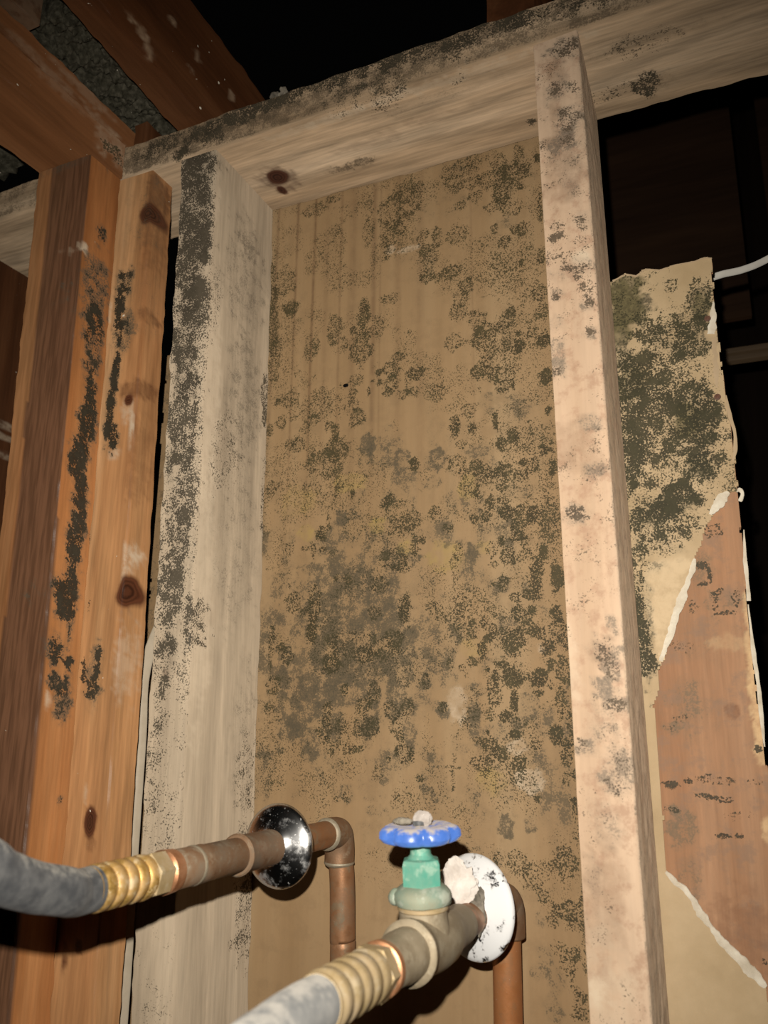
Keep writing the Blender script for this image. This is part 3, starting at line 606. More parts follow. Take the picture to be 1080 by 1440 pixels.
pm += T(590, 890, 4.5, [(430,40,32,26,.94),(400,110,27,66,.8),(430,230,14,28,.9),(580,70,75,75,.52),(340,180,46,28,.64),(270,225,23,23,.74),(290,260,10,15,.85),(520,200,46,28,.85),(480,270,23,75,.87),(590,280,65,65,.92),(600,440,24,85,.9),(540,525,37,39,.9),(440,330,12,60,.74),(480,420,46,56,.64),(450,510,28,38,.64),(810,90,56,75,.86),(760,20,28,38,.85),(830,190,23,56,.86),(770,300,52,66,.94),(760,380,42,28,.94),(830,330,18,46,.74),(690,280,28,18,.64),(910,50,38,56,.74),(910,240,46,85,.64),(890,430,28,115,.58),(860,630,52,58,.88),(930,700,33,38,.8),(940,790,42,46,.76),(960,570,28,95,.52),(600,645,26,26,.9),(430,632,12,12,.94),(450,700,46,38,.7),(510,760,38,56,.75),(440,780,56,56,.54),(400,830,75,56,.48),(340,830,28,18,.6),(640,830,46,38,.64),(740,690,38,46,.58),(985,910,18,46,.8),(980,1055,28,20,.9),(930,930,28,56,.52),(210,940,13,56,.56),(200,850,56,8,.56),(220,790,18,28,.52),(745,1045,18,20,.9),(620,890,56,56,.42),(370,680,28,18,.64),(150,470,33,33,.64),(40,310,23,46,.64),(195,200,18,38,.52),(590,70,56,46,.52),(990,1130,18,46,.52),(330,480,56,95,.32)])
ps += T(590, 890, 4.5, [(150,490,45,55,.85),(40,310,32,60,.85),(345,480,40,60,.6),(340,580,40,60,.5),(220,50,40,60,.5),(350,360,60,40,.5),(510,630,40,60,.55),(450,630,60,50,.4),(700,460,70,80,.4),(720,780,60,90,.4),(60,1030,50,80,.5),(20,940,30,60,.5),(550,1000,50,60,.4),(270,740,40,40,.4),(360,1030,60,60,.3),(950,400,30,80,.5),(620,560,60,40,.4),(950,520,30,60,.4)])
ps += [(450, 890, 80, 120, .3), (520, 850, 90, 110, .3), (420, 980, 60, 60, .3), (560, 940, 70, 70, .22)]
pp_ += T(590, 890, 4.5, [(240,450,60,90,.5),(770,95,24,38,.9),(700,930,80,70,.6),(610,720,60,40,.5)]) + T(370, 200, 4.909, [(1000,740,70,25,.55), (880,740,40,30,.5)])
py_ += T(590, 890, 4.5, [(430,930,90,80,.45), (340,90,80,60,.3)])
pm += T(640, 1140, 4.8, [(760,360,80,100,.52),(420,350,65,85,.42),(550,420,85,75,.37),(750,270,46,36,.57),(520,520,56,18,.52),(600,570,38,46,.52),(660,690,38,75,.52),(770,680,75,65,.62),(870,660,28,105,.62),(870,520,23,56,.52),(820,970,38,46,.62),(760,1040,46,56,.52),(795,1110,18,38,.57),(840,1300,56,105,.57),(890,960,23,145,.52),(830,100,28,145,.42),(700,930,56,38,.37),(800,770,75,46,.42),(290,310,28,28,.42)])
ps += T(640, 1140, 4.8, [(350,90,50,70,.6),(510,90,35,70,.5),(290,320,30,50,.5),(570,740,35,50,.45),(600,980,60,60,.35),(560,1080,60,50,.4),(680,1150,50,80,.4),(660,1340,60,80,.45)])
yb = DP + .0012
streaks = [(at(px, 300, y=yb)[0], w, s) for px, w, s in ((392, .0016, .30), (420, .0012, .38), (444, .001, .45), (462, .003, .15), (481, .0012, .25), (498, .004, .18), (527, .0025, .3), (560, .003, .15), (536, .001, .2), (662, .0012, .16), (590, .004, .14))]
def streak_base(V):
    s = np.zeros(len(V))
    w = (fbm(V * np.array([400., 1, 6]), 2) - .5) * .0012
    for x, wd, a in streaks:
        s = np.maximum(s, a * np.exp(-((V[:, 0] - x + w) / wd) ** 2) * np.clip((V[:, 2] + .36) / .16, 0, 1))
    return s * 1.25
zt = -.0006
tag(sheet('wallboard', [(-.034, -1.0), (xr - .004, -1.0), (xr - .012, .03), (-.034, .03)], yb, .0125, .00125, M['panel'],
          spec={'mold': Bf(pm, y=yb), 'smear': Bf(ps, y=yb), 'yellow': Bf(py_, y=yb), 'pale': Bf(pp_, y=yb)},
          base={'warm': streak_base, 'mold': lambda V: np.clip((fbm(V * 42, 4) - .46) * 1.5, 0, .28) * np.clip((V[:, 2] + .64) / .1, 0, 1), 'smear': lambda V: np.clip((fbm(V * np.array([60, 1, 38]) + 7, 4) - .45) * 3.0, 0, .62) * np.clip((-.2 - V[:, 2]) / .15, 0, 1) * np.clip((V[:, 2] + .62) / .1, 0, 1)}),
    'tan wallboard at the back of the bay, covered in olive and grey mold patches', 'wallboard')
h0 = at(486, 542, y=yb - .0003)
lathe('nail_hole_plug', h0, h0 + np.array([0, .002, 0]), [(0, .0004), (0, .0022), (.0012, .0024)], M['hole'], bpy.data.objects['wallboard'], n=10, mod=lambda t, a: 1 + .25 * math.cos(2 * a))

# narrow strip of wallboard seen through the gap left of the grey stud
yg = yb + .0145; ql = at(236, 500, y=yg); qq = [at(a, b, y=yg) for a, b in ((229, 590), (219, 730), (208, 870), (198, 1000))]
tag(sheet('wallboard', [(qq[3][0] + .02, -1.0), (-.03, -1.0), (-.03, ql[2]), (ql[0] - .0005, ql[2])] + [(a[0], a[2]) for a in qq], yg, .0125, .002, M['panel'], jag=.001,
          base={'smear': lambda V: .35 + 0 * V[:, 0]},
          spec={'mold': Bf([(222, 750, 6, 30, .6), (212, 855, 8, 16, .8), (228, 620, 6, 40, .3)], y=yb)}),
    'narrow grey brown wallboard strip in the dark gap between honey stud and grey stud', 'wallboard')
cp = [at(204, 940, y=.062), at(197, 1040, y=.058), at(187, 1180, y=.054), at(180, 1290, y=.054), at(170, 1440, y=.052)]
cp = [cp[0] + np.array([-.004, .03, .06])] + cp + [np.array([cp[-1][0] + .002, .05, -1.1]), np.array([cp[-1][0], .05, FLOOR + .05])]
tag(tube('electric_cable', cp, .0052, M['cable'], n=16, rough=.03), 'cream cable hanging in the gap beside the honey stud', 'cable')

# broken wallboard right of the right stud
yr = DP + .0012
def PX(l, y=yr): return [tuple(at(a, b, y=y)[[0, 2]]) for a, b in l]
xL = xr - .0015
top = [(862, 396), (880, 385), (893, 390), (905, 379), (925, 381), (950, 373), (975, 369), (990, 363), (1000, 364)]
rem = thing('broken_wallboard', (.36, yr, -.5), 'broken wallboard piece with torn moldy paper, right of the blond stud', 'wallboard')
right = [(1003, 400), (1006, 440), (1013, 500), (1021, 560), (1029, 610), (1034, 655), (1038, 700), (1045, 770), (1050, 840), (1060, 930), (1069, 1010), (1078, 1080)]
bpoly = PX(top + right) + [(.3990, -.60), (.3985, -1.0), (xL + .0045, -1.0), (xL - .0015, PX(top[:1])[0][1])]
sheet('backing_paper', bpoly, yr + .0025, .010, .0014, M['brown_paper'], rem, jag=.0012,
      spec={'mold': Bf([(1000, 745, 12, 8, .6), (985, 795, 8, 6, .8), (998, 808, 3, 14, .9), (990, 820, 8, 3, .85), (975, 855, 6, 8, .4), (1005, 845, 4, 16, .6), (1035, 840, 5, 14, .55), (1022, 862, 14, 4, .7), (1012, 830, 5, 6, .6),
                        (955, 908, 16, 10, .4), (944, 1103, 12, 6, .85), (967, 1099, 6, 4, .8), (1010, 1098, 22, 6, .6), (1065, 1100, 12, 4, .7), (1015, 1125, 16, 4, .7), (990, 1120, 12, 3, .6), (1020, 1177, 9, 4, .85), (1040, 1177, 7, 5, .85),
                        (950, 1140, 14, 3, .45), (1040, 1148, 20, 6, .35), (1067, 1053, 4, 5, .9), (1075, 1355, 4, 5, .8), (955, 1010, 18, 6, .3), (942, 1025, 10, 8, .3)], y=yr),
            'smear': Bf([(1022, 845, 22, 22, .45), (985, 800, 16, 26, .4), (960, 1165, 22, 26, .7), (972, 985, 10, 22, .6), (975, 1240, 14, 34, .45), (945, 1025, 14, 10, .6), (1000, 900, 70, 30, .2), (970, 1000, 30, 40, .35)], y=yr),
            'warm': Bf([(1050, 1330, 50, 60, .3), (1030, 1000, 8, 12, .5)], y=yr),
            'pale': Bf([(1061, 950, 9, 80, 1), (1072, 1030, 9, 50, 1), (1053, 860, 6, 40, .95), (1080, 1170, 8, 18, .9), (1030, 905, 30, 12, .4)], y=yr)})
fpoly = PX(top + [(1003, 400), (1006, 440), (1013, 500), (1021, 560), (1029, 610), (1034, 655), (1037, 690), (1024, 692), (1010, 705), (1001, 726), (992, 742), (986, 765), (978, 780), (974, 805), (965, 830), (956, 855), (948, 885),
                  (938, 912), (932, 932), (926, 945), (927, 965), (924, 978), (919, 990), (924, 1040), (929, 1110), (934, 1180), (936, 1225), (950, 1238), (970, 1262), (988, 1290), (1004, 1312), (1024, 1335), (1045, 1356), (1064, 1374), (1076, 1390)]) + \
    [(.3985, -.72), (.3985, -1.0), (xL + .0045, -1.0), (xL - .0015, PX(top[:1])[0][1])]
fm = [(880,425,23.4,37.8,0.35),(905,460,14.4,27.0,0.39),(945,402,9.0,9.0,0.58),(985,415,16.2,28.8,0.48),(995,450,9.0,10.8,0.47),(930,470,36.0,27.0,0.39),(975,460,19.8,14.4,0.47),(960,480,19.8,19.8,0.47),(985,490,14.4,18.0,0.51),(950,487,6.3,6.3,0.9),(953,505,12.6,9.0,0.58),(920,508,18.0,18.0,0.47),(900,520,36.0,36.0,0.39),(935,545,36.0,27.0,0.43),(885,560,27.0,36.0,0.43),(905,555,5.4,7.2,0.85),(960,560,27.0,27.0,0.47),(990,575,14.4,36.0,0.8),(1000,590,12.6,27.0,0.8),(975,610,12.6,27.0,0.8),(980,640,18.0,22.5,0.85),(1000,655,12.6,16.2,0.58),(930,590,36.0,36.0,0.39),(890,600,27.0,36.0,0.47),(905,630,19.8,30.6,0.47),(950,620,18.0,23.4,0.43),(880,650,18.0,36.0,0.55),(920,660,36.0,27.0,0.39),(955,695,23.4,21.6,0.85),(935,715,23.4,16.2,0.85),(975,680,14.4,23.4,0.43),(905,700,27.0,23.4,0.39),(890,730,18.0,18.0,0.47),(920,735,36.0,27.0,0.47),(960,735,19.8,19.8,0.47),(945,750,23.4,16.2,0.47),(915,765,23.4,18.0,0.39),(900,785,10.8,19.8,0.43),(936,778,10.8,7.2,0.47),(893,820,10.8,36.0,0.58),(898,860,9.0,36.0,0.85),(905,900,9.0,27.0,0.8),(912,925,12.6,16.2,0.85),(903,940,9.0,10.8,0.55),(940,620,72.0,108.0,0.14),(930,540,72.0,90.0,0.14),(1012,635,10.8,21.6,0.39),(984,700,9.0,12.6,0.39)]
fs = [ (910, 425, 10, 14, .8), (986, 425, 14, 20, .75), (960, 475, 40, 34, .55), (990, 590, 16, 40, .75), (985, 655, 18, 20, .8), (885, 530, 14, 40, .5), (888, 640, 14, 50, .5), (955, 700, 28, 24, .7), (930, 725, 30, 20, .5), (905, 880, 12, 70, .55), (900, 560, 50, 20, .3), (875, 500, 12, 30, .6), (962, 590, 40, 60, .35), (910, 740, 40, 50, .4)]
sheet('paper_facing', fpoly, yr, .0032, .0013, M['mold_paper'], rem, jag=.0010, relief=.0005,
      spec={'mold': Bf(fm, y=yr), 'smear': Bf(fs, y=yr), 'tint': Bf([(880, 428, 26, 44, .95), (873, 470, 12, 20, .7), (966, 592, 15, 24, .75), (990, 432, 12, 16, .7), (985, 655, 14, 14, .5), (885, 540, 16, 26, .5)], y=yr), 'yellow': Bf([(1080, 435, 4, 5, .1), (966, 592, 16, 24, .85), (890, 545, 22, 30, .5), (990, 430, 10, 18, .7)], y=yr),
            'pale': Bf([(938, 815, 22, 32, .98), (928, 860, 16, 40, .98), (955, 800, 16, 16, .98), (930, 905, 8, 30, .95), (915, 842, 8, 40, .9)], y=yr)},
      base={'mold': lambda V: np.where(V[:, 2] > -.37 - .0, np.clip(.14 + 1.5 * (fbm(V * 38, 4) - .5), 0, .55), 0.0)})
def ribbon(name, pts, hw, y, th, mat, parent, rough=.5):
    """a strip of torn edge following a line on the wallboard"""
    p = np.array([at(a, b, y=y) for a, b in pts]); w = np.array([h * depth(q_) / FPX for h, q_ in zip(hw, p)])
    s = np.linspace(0, len(p) - 1, len(p) * 9)
    P = np.stack([np.interp(s, range(len(p)), p[:, k]) for k in range(3)], 1); Wd = np.interp(s, range(len(p)), w)
    d = np.gradient(P, axis=0); d /= np.linalg.norm(d, axis=1)[:, None]; nrm = np.stack([d[:, 2], 0 * d[:, 0], -d[:, 0]], 1)
    V = []; F = []; m_ = 5
    n1 = fbm(P * 260, 3) - .5; n2 = fbm(P * 260 + 40, 3) - .5
    for i in range(len(P)):
        a = Wd[i] * (1 + 1.6 * n1[i]); b = Wd[i] * (1 + 1.6 * n2[i])
        for j in range(m_):
            t = j / (m_ - 1)
            V.append(P[i] + nrm[i] * (-a + (a + b) * t) + np.array([0, -th * math.sin(math.pi * (t * .8 + .1)), 0]))
    V = np.array(V); V[:, 1] -= (fbm(V * 500, 2) - .5) * th * rough
    for i in range(len(P) - 1):
        for j in range(m_ - 1): F.append([i * m_ + j, i * m_ + j + 1, (i + 1) * m_ + j + 1, (i + 1) * m_ + j])
    n0 = len(V); Vb = V.copy(); Vb[:, 1] += th * 1.2
    F += [[a + n0 for a in f[::-1]] for f in F]
    rim = [i * m_ for i in range(len(P))] + [(len(P) - 1) * m_ + j for j in range(1, m_)] + [i * m_ + m_ - 1 for i in range(len(P) - 2, -1, -1)] + [j for j in range(m_ - 2, 0, -1)]
    for k in range(len(rim)):
        a, b = rim[k], rim[(k + 1) % len(rim)]; F.append([b, a, a + n0, b + n0])
    return mesh_obj(name, np.concatenate([V, Vb]), F, mat, parent)
tag(ribbon('torn_edge', [(1024, 692), (1015, 702), (1004, 716), (999, 724)], [3, 7, 5, 1.5], yr + .0004, .0016, M['gypsum'], rem), 'white torn edge at the top right')
tag(ribbon('torn_edge', [(977, 786), (974, 800), (966, 822), (958, 845), (950, 866), (943, 890), (935, 912), (929, 930)], [1.5, 4, 3.5, 6, 4, 4.5, 4, 2], yr + .0004, .0016, M['gypsum'], rem), 'white torn edge along the cream patch')
tag(ribbon('torn_edge', [(936, 1226), (950, 1240), (962, 1250), (975, 1266), (985, 1284), (1000, 1304), (1015, 1324), (1032, 1342), (1048, 1357), (1064, 1373), (1076, 1388)], [1.5, 4, 3, 3.5, 6, 3, 6, 5, 7, 7, 3], yr + .0004, .0018, M['gypsum'], rem), 'white torn edge at the lower right')
tag(ribbon('torn_edge', [(1003, 425), (1003, 440), (1002, 456), (1000, 470)], [1, 3.5, 5.5, 5], yr + .0002, .0016, M['gypsum'], rem), 'white torn edge high on the right side')
ribbon('torn_edge', [(1003, 476), (1006, 500), (1007, 520), (1008, 545)], [4, 3.5, 4.5, 2], yr + .0004, .0010, M['tan_paper'], rem)
ribbon('torn_edge', [(862, 396), (880, 386), (895, 389), (908, 379), (928, 381), (950, 373), (975, 369), (991, 363), (1001, 364)], [2.0, 1.2, 1.8, 1.0, 1.5, .8, 1.5, 1.3, 1.3], yr + .0006, .0014, M['tan_paper'], rem)
# loose paper on the right side edge
def flap(name, pts, y, push, mat):
    P = [np.array(at(a, b, y=y)) + np.array([0, -push * k, 0]) for a, b, k in pts]
    tube(name, P, [.0004, .0016, .0011, .0016, .0005][:len(P)], mat, rem, n=6, rough=.8, sub=5)
flap('paper_flap', [(1021, 556, 0), (1026, 585, .4), (1033, 610, .8), (1034, 632, .5), (1031, 650, 0)], yr, .004, M['tan_paper'])
flap('paper_flap', [(1036, 692, 0), (1040, 690, .6), (1044, 696, .8), (1041, 704, 0)], yr, .004, M['gypsum'])
flap('paper_flap', [(1046, 745, 0), (1048, 790, .2), (1051, 820, .2), (1053, 845, 0)], yr + .002, .002, M['gypsum'])
flap('paper_flap', [(1052, 850, .1), (1060, 920, .3), (1066, 960, .3), (1070, 1000, .4), (1075, 1050, .2)], yr + .001, .002, M['gypsum'])
for a, b in ((995, 449), (1009, 559)):
    h0 = at(a, b, y=yr)
    lathe('screw', h0 + np.array([0, .002, 0]), h0 - np.array([0, .004, 0]), [(0, .0012), (.0025, .0022), (.0034, .0024), (.0037, .0012), (.0026, .0006)], M['rust'], rem, n=12)

# ------------------------------------------------------------------ the dark space behind
YF = .58
def far(n, poly, mat, lab, cat, y=YF, th=.012, group=None):
    return tag(sheet(n, poly, y, th, .02, mat), lab, cat, group)
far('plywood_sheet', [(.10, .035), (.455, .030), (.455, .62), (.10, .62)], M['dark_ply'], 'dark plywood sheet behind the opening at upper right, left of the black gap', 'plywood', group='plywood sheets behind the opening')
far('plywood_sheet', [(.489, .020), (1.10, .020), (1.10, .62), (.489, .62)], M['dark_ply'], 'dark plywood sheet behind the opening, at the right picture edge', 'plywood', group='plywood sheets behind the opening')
tag(timber('wood_strip', box_corners_x(YF - .06, YF - .045, -.045, -.038, .30), box_corners_x(YF - .06, YF - .045, -.05, -.043, .9), M['lath'], step=.02), 'thin light strip of wood in the dark, upper of two at right', 'strip', 'wood strips in the dark')
tag(timber('wood_strip', box_corners_x(YF - .075, YF - .06, -.062, -.0545, .30), box_corners_x(YF - .075, YF - .06, -.067, -.0595, .9), M['lath'], step=.02), 'thin light strip of wood in the dark, lower of two at right', 'strip', 'wood strips in the dark')
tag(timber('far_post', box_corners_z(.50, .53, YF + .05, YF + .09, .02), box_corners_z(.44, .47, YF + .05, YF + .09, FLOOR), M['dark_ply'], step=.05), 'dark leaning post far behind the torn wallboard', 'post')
far('added_back_wall', [(-.4, FLOOR), (1.5, FLOOR), (1.5, .75), (-.4, .75)], M['dark_backing'], None, None, 1.0)['kind'] = 'structure'  # near-black wall added at the back so open gaps look dark
tag(tube('electric_cable', [at(985, 396, y=.16), at(1015, 386, y=.17), at(1045, 379, y=.18), at(1080, 364, y=.19), at(1160, 318, y=.22), at(1300, 240, y=.3), at(1420, 205, y=.56)], .0030, M['white_cable'], n=12),
    'white cable crossing the dark opening above the torn wallboard', 'cable')

# insulation and fluff
def batt(name, x0, x1, y0, y1, z, nx, ny, amp, mat, floor_=-9):
    X, Y = np.meshgrid(np.linspace(x0, x1, nx), np.linspace(y0, y1, ny), indexing='ij')
    P = np.stack([X.ravel(), Y.ravel(), np.full(X.size, z)], 1)
    P[:, 2] -= (fbm(P * 55, 4) - .4) * amp + (fbm(P * 230, 3) - .5) * amp * .7
    P[:, 2] = np.where(P[:, 0] < -.1035, np.maximum(P[:, 2], floor_), P[:, 2])
    T_ = P.copy(); T_[:, 2] = z + .05
    F = []; i = np.arange(nx * ny).reshape(nx, ny)
    F += np.stack([i[:-1, :-1], i[:-1, 1:], i[1:, 1:], i[1:, :-1]], -1).reshape(-1, 4).tolist()
    n0 = nx * ny
    F += (np.stack([i[:-1, :-1], i[1:, :-1], i[1:, 1:], i[:-1, 1:]], -1).reshape(-1, 4) + n0).tolist()
    rim = list(i[:, 0]) + list(i[-1, 1:]) + list(i[-2::-1, -1]) + list(i[0, -2:0:-1])
    for k in range(len(rim)):
        a, b = rim[k], rim[(k + 1) % len(rim)]; F.append([int(a), int(b), int(b + n0), int(a + n0)])
    return mesh_obj(name, np.concatenate([P, T_]), F, mat, None, True)
tag(batt('insulation_batt', -.165, -.030, -.114, .20, .078, 90, 210, .026, M['fluff'], .0625), 'dark grey insulation between the side plates and the joist', 'insulation')
tag(batt('insulation_batt', -.40, -.180, -.5, -.006, .05, 40, 90, .03, M['fluff']), 'dark insulation left of the side plates, at the left edge', 'insulation')
def tuft(px, py, rpx, lab, y, n=26, s=0):
    c = at(px, py, y=y); k = depth(c) / FPX; rnd = random.Random(s)
    V = []; F = []
    bm = bmesh.new(); bmesh.ops.create_icosphere(bm, subdivisions=2, radius=1); bv = np.array([v.co[:] for v in bm.verts]); bf = [[v.index for v in f.verts] for f in bm.faces]; bm.free()
    for i in range(n):
        u = rnd.gauss(0, .45); h = abs(rnd.gauss(0, .28)) * max(.15, 1 - abs(u))
        r = rpx * k * rnd.uniform(.07, .2)
        q_ = bv * np.array([r * rnd.uniform(.8, 1.6), r, r * rnd.uniform(.6, 1.2)])
        o_ = np.array([c[0] + u * rpx * k, c[1] + rnd.uniform(.0, .02), .036 + r * .3 + h * rpx * k * .55])
        q_ = q_ * (1 + 1.5 * (fbm((q_ + o_) * 420, 3) - .5))[:, None] + o_
        F += [[a + len(V) for a in f] for f in bf]; V += q_.tolist()
    o = tag(mesh_obj('insulation_tuft', V, F, M['dust'], None, False), lab, 'insulation', 'fluff on the top plate', kind='stuff')
for a in ((400, 124, 40, 'grey fluff on the plate beside the big joist', .006, 34, 1), (598, 54, 27, 'grey fluff clump on the plate near its middle', .012, 24, 2), (566, 68, 13, 'tiny fluff wisp on the plate left of the middle clump', .01, 8, 3), (684, 20, 24, 'grey fluff on the plate beside the joist end', .006, 20, 4)):
    tuft(a[0], a[1], a[2], a[3], a[4], a[5], a[6])

# ------------------------------------------------------------------ plumbing: left supply
E1 = at(478, 1169, y=.079); A1 = at(160, 1243, y=-.16)
dl = (A1 - E1) / np.linalg.norm(A1 - E1)
def L(y): return E1 + dl * ((y - E1[1]) / dl[1])
t = thing('water_supply_pipe', (E1[0], E1[1], FLOOR), 'tarnished copper pipe with chrome collar at left, elbow turning toward the viewer', 'pipe')
b0 = at(481.5, 1300, y=.079)
tube('riser', [E1 + np.array([0, 0, -.009]), b0, b0 + np.array([.001, 0, -.2]), np.array([b0[0] + .001, b0[1], FLOOR + .039])], .0094, M['copper'], t, n=28)
rr = .0112
ang = np.linspace(0, 1, 9)
tube('elbow', [E1 + np.array([0, 0, -.022]), E1 + np.array([0, 0, -.012]), E1 + np.array([0, -.0018, -.0042]), E1 + dl * .0045 + np.array([0, .0005, -.0010]), E1 + dl * .013, E1 + dl * .021], rr, M['copper_dusty'], t, n=28)
for c_, d_ in ((E1 + np.array([0, 0, -.022]), np.array([0, 0, -1.0])), (E1 + dl * .021, dl)):
    lathe('solder_ring', c_ - d_ * .001, c_ + d_ * .003, [(0, rr), (.0012, rr * 1.03), (.0022, rr * .98), (.0034, .0094)], M['solder'], t, n=28)
lathe('stub_out', L(.06), L(-.13), [(0, .0094), (np.linalg.norm(L(.06) - L(-.13)), .0094)], M['copper'], t, n=28)
def esc(parent, c, d, R, rin, mat, h=.012):
    d = np.asarray(d)
    prof = [(0, rin), (0.0005, R * .9), (.0002, R), (.0012, R * 1.005), (.0026, R * .985), (.0042, R * .90), (.0060, R * .76), (.0078, R * .60), (.0094, R * .47), (.0108, R * .40), (h, R * .37), (h + .003, R * .355), (h + .0036, rin + .0006), (h + .002, rin)]
    return lathe('escutcheon', c, c + d, prof, mat, parent, n=64, caps=False)
d1 = dl / np.linalg.norm(dl)
dn = np.array([-.06, -1, .03]); dn /= np.linalg.norm(dn)
tag(esc(t, L(-.008), dn, .0263, .0096, M['chrome']), 'shiny chrome collar')
def seg(name, y0, prof, mat, parent, n=32, f=L, d=None, phase=0.0, smooth=True, **k):
    P = f(y0); return lathe(name, P, P + (d if d is not None else d1), prof, mat, parent, n=n, phase=phase, smooth=smooth, **k)
yl = lambda y0, y1, f=L: float(np.linalg.norm(f(y1) - f(y0)))
seg('coupling', -.016, [(0, .0096), (.0005, .0108), (yl(-.016, -.054) - .002, .0110), (yl(-.016, -.054), .0119), (yl(-.016, -.054) + .0022, .0122), (yl(-.016, -.054) + .0034, .0113), (yl(-.016, -.054) + .0036, .0096)], M['copper_dusty'], t)
ln = yl(-.056, -.1185)
seg('adapter', -.056, [(0, .0095), (.001, .0099), (ln * .55, .0099), (ln * .58, .0104), (ln * .64, .0101), (ln - .001, .0102), (ln, .0096)], M['copper_dusty'], t)
seg('solder_ring', -.098, [(0, .0099), (.0012, .0106), (.0026, .0104), (.0036, .0099)], M['solder'], t)
# hose at left, with its brass coupling
h1 = thing('rubber_hose', tuple(L(-.16)), 'dusty black hose leaving to the left with brass coupling', 'hose')
seg('coupling_collar', -.1172, [(0, .0094), (.0006, .0108), (.0080, .0112), (.0092, .0098)], M['copper_bright'], h1, n=32)
seg('hex_nut', -.1262, [(0, .0100), (.0008, .0114), (.0118, .0116), (.0128, .0104)], M['brass_dusty'], h1, n=6, smooth=False, phase=.3)
lb = yl(-.1385, -.176)
pr_ = [(0, .0098)]
for i in range(5):
    s_ = lb * i / 5; pr_ += [(s_ + .0008, .0107), (s_ + lb * .10, .0110 - .00006 * i), (s_ + lb * .14, .0108 - .00006 * i), (s_ + lb * .165, .0098), (s_ + lb * .19, .0098)]
pr_ += [(lb + .001, .0101), (lb + .0012, .0092)]
seg('barbed_ferrule', -.1385, pr_, M['brass'], h1, n=32)
hp = [L(-.1735), L(-.185), at(88, 1253, y=-.196), at(45, 1247, y=-.213), at(0, 1232, y=-.232), at(-60, 1205, y=-.252)]
e = hp[-1]
hp += [e + np.array([-.03, -.045, .004]), e + np.array([-.06, -.11, -.06]), e + np.array([-.07, -.14, -.25]), e + np.array([-.07, -.15, -.8]), np.array([e[0] - .07, e[1] - .15, FLOOR + .012]), ]
tube('hose_tube', hp, .0101, M['rubber'], h1, n=32, rough=.03)

# ------------------------------------------------------------------ plumbing: right supply, valve and hose
A2 = at(677, 1283, y=.035); B2 = at(490, 1388, y=-.155)
dr = (B2 - A2) / np.linalg.norm(B2 - A2)
def Rr(y): return A2 + dr * ((y - A2[1]) / dr[1])
E2 = at(712, 1266, y=.0745)
t2 = thing('water_supply_pipe', (E2[0], E2[1], FLOOR), 'copper pipe with large chrome collar, white from lime and painted glare, behind the blue valve', 'pipe')
b2 = at(714, 1400, y=.0745)
tube('riser', [E2 + np.array([0, 0, -.009]), b2, b2 + np.array([0, 0, -.2]), np.array([b2[0], b2[1], FLOOR + .039])], .0096, M['copper_warm'], t2, n=28)
tube('elbow', [E2 + np.array([0, 0, -.022]), E2 + np.array([0, 0, -.012]), E2 + np.array([0, -.0018, -.0042]), E2 + (Rr(.04) - E2) * .15, E2 + (Rr(.04) - E2) * .4, E2 + (Rr(.04) - E2) * .62], .0122, M['copper_dusty'], t2, n=28)
lathe('stub_out', Rr(.050), Rr(-.02), [(0, .0094), (yl(.050, -.02, Rr), .0094)], M['copper'], t2, n=28)
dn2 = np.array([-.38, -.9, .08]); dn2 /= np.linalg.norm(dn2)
es = esc(t2, Rr(.033) - ROT[0] * .0030 - ROT[1] * .0042, dn2, .0308, .0098, M['chrome_glare_lime'], .014)
tag(es, 'chrome collar with lime and painted white deposit')
c_ = Rr(.012)
tag(lump('putty', at(646, 1248, y=.012), (.0100, .008, .0140), M['putty'], t2, .75, 150, 5, 2), 'white hardened putty')
lump('putty', at(640, 1225, y=.018), (.0075, .006, .0075), M['putty'], t2, .8, 190, 4, 5)
lump('putty', at(652, 1272, y=.012), (.006, .005, .007), M['putty'], t2, .8, 190, 4, 8)
lump('grime', at(668, 1282, y=.013), (.0055, .0045, .013), M['dust'], t2, .6, 160, 4, 7)
lump('grime', at(676, 1262, y=.019), (.003, .003, .007), M['dust'], t2, .6, 160, 3, 9)

v = thing('gate_valve', tuple(Rr(-.067)), 'bronze valve with scalloped blue handwheel and green crusted bonnet', 'valve')
lv = yl(-.008, -.090, Rr)
seg('body', -.008, [(0, .0098), (.0008, .0112), (lv * .12, .0114), (lv * .2, .0112), (lv * .3, .0124), (lv * .45, .0146), (lv * .62, .0152), (lv * .76, .0144), (lv * .86, .0138), (lv * .93, .0142), (lv * .95, .0152), (lv * .985, .0153), (lv, .0138), (lv, .010)],
    M['bronze'], v, n=40, f=Rr, d=dr, rough=.05)
ln = yl(-.086, -.126, Rr)
seg('outlet_adapter', -.086, [(0, .0100), (.0006, .0122), (ln * .35, .0120), (ln * .4, .0112), (ln * .85, .0112), (ln, .0106)], M['bronze'], v, n=36, f=Rr, d=dr, rough=.05)
S0 = Rr(-.066); HC = at(590, 1167, y=-.066)
ds = (HC - S0) / np.linalg.norm(HC - S0); SH = float(np.linalg.norm(HC - S0))
k = SH / .058
def up(name, prof, mat, parent, n=32, **kw): return lathe(name, S0, S0 + ds, [(a * k, b) for a, b in prof], mat, parent, n=n, **kw)
up('neck', [(.004, .0138), (.010, .0133), (.014, .0126), (.0185, .0128)], M['bronze'], v, rough=.06)
up('neck_ring', [(.0170, .0126), (.0178, .0134), (.0192, .0134), (.0200, .0126)], M['brass_dusty'], v)
up('bonnet', [(.0195, .0126), (.0205, .0148), (.0235, .0156), (.0262, .0152), (.0280, .0136), (.0300, .0110)], M['teal_pale'], v, rough=.12)
lump('bonnet_lug', S0 + ds * .0235 * k - ROT[0] * .0140, (.0038, .004, .0042), M['teal_pale'], v, .3, 200, 3, 3)
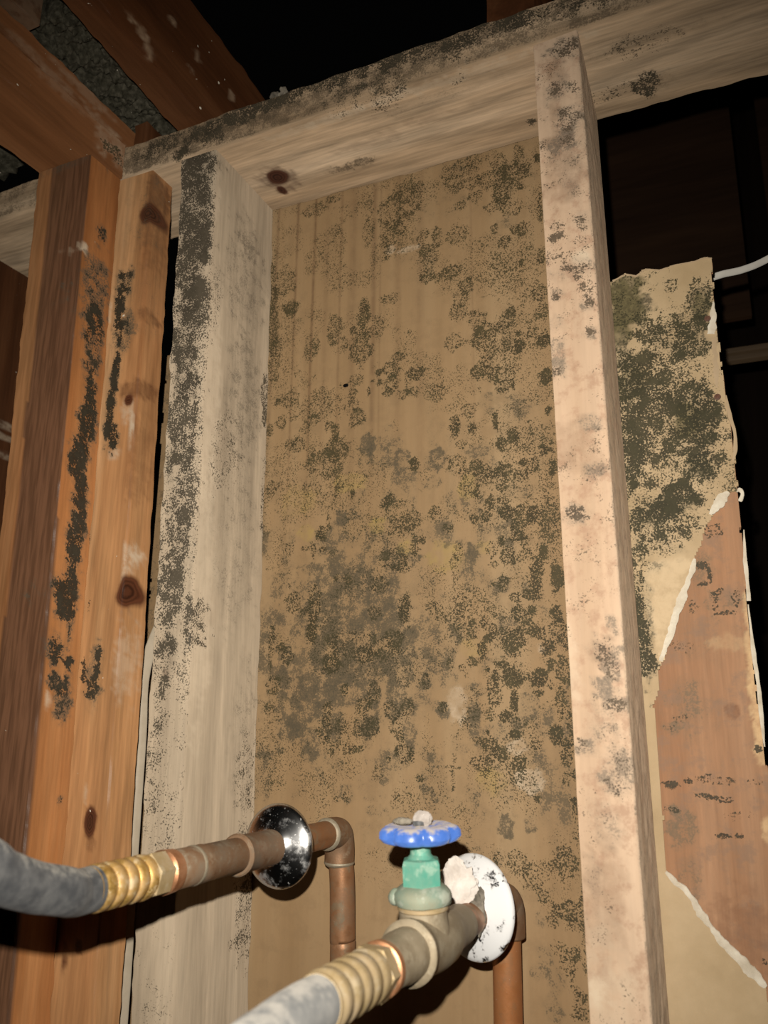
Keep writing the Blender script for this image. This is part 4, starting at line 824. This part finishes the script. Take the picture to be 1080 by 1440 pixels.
up('packing_nut', [(.0290, .0098), (.0296, .0112), (.0405, .0113), (.0428, .0104), (.0436, .0080)], M['teal'], v, n=6, smooth=False, phase=.35)
up('gland', [(.0425, .0080), (.0440, .0070), (.0455, .0056), (.0480, .0054), (.0490, .0060), (.0520, .0060), (.0532, .0050)], M['teal'], v, rough=.06)
up('stem', [(.050, .0034), (.0605, .0034)], M['bronze'], v, n=16)
hw = up('handwheel', [(.0512, .004), (.0512, .0125), (.0516, .0165), (.0528, .0195), (.0550, .0212), (.0580, .0210), (.0598, .0195), (.0608, .0170), (.0606, .0135), (.0598, .0085), (.0602, .0045), (.0602, .001)],
        M['blue'], v, n=140, mod=lambda t_, a: 1 + .17 * (abs(math.cos(3.5 * a)) ** .55 - .7), phase=.2)
tag(hw, 'scalloped blue handwheel with dust on top')
lathe('screw', HC + ds * .0025, HC + ds * .008, [(0, .0036), (.002, .0036), (.0028, .0022)], M['steel'], hw, n=12)
lump('dust_clump', HC + ds * .0056 + ROT[0] * .0022, (.0052, .0042, .0036), M['pale_dust'], hw, .7, 260, 4, 12)
lump('dust_clump', HC + ds * .0042 - ROT[0] * .008, (.0052, .004, .0016), M['dust'], hw, .7, 260, 3, 15)

h2 = thing('rubber_hose', tuple(Rr(-.15)), 'grey dusty hose coming toward the viewer at the bottom, with brass coupling', 'hose')
seg('coupling_collar', -.120, [(0, .0106), (.0006, .0118), (.0050, .0120), (.0058, .0108)], M['copper_bright'], h2, n=32, f=Rr, d=dr)
seg('hex_nut', -.1255, [(0, .0106), (.0008, .0120), (.0085, .0122), (.0095, .0108)], M['brass_dusty'], h2, n=6, smooth=False, f=Rr, d=dr)
lb = yl(-.134, -.181, Rr); pr_ = [(0, .0100)]
for i in range(5):
    s_ = lb * i / 5; pr_ += [(s_ + .0008, .0112), (s_ + lb * .10, .0115), (s_ + lb * .14, .0113), (s_ + lb * .165, .0104), (s_ + lb * .19, .0104)]
pr_ += [(lb + .001, .0106), (lb + .0012, .0094)]
seg('barbed_ferrule', -.134, pr_, M['brass_dusty'], h2, n=32, f=Rr, d=dr)
hq = [Rr(-.179), Rr(-.195), Rr(-.215) + np.array([0, 0, -.0015]), Rr(-.240) + np.array([0, 0, -.005])]
e = hq[-1]
hq += [e + np.array([-.004, -.03, -.012]), e + np.array([-.008, -.07, -.06]), e + np.array([-.01, -.09, -.25]), e + np.array([-.01, -.10, -.8]), np.array([e[0] - .01, e[1] - .1, FLOOR + .012])]
tube('hose_tube', hq, .0102, M['rubber_dusty'], h2, n=32, rough=.02)
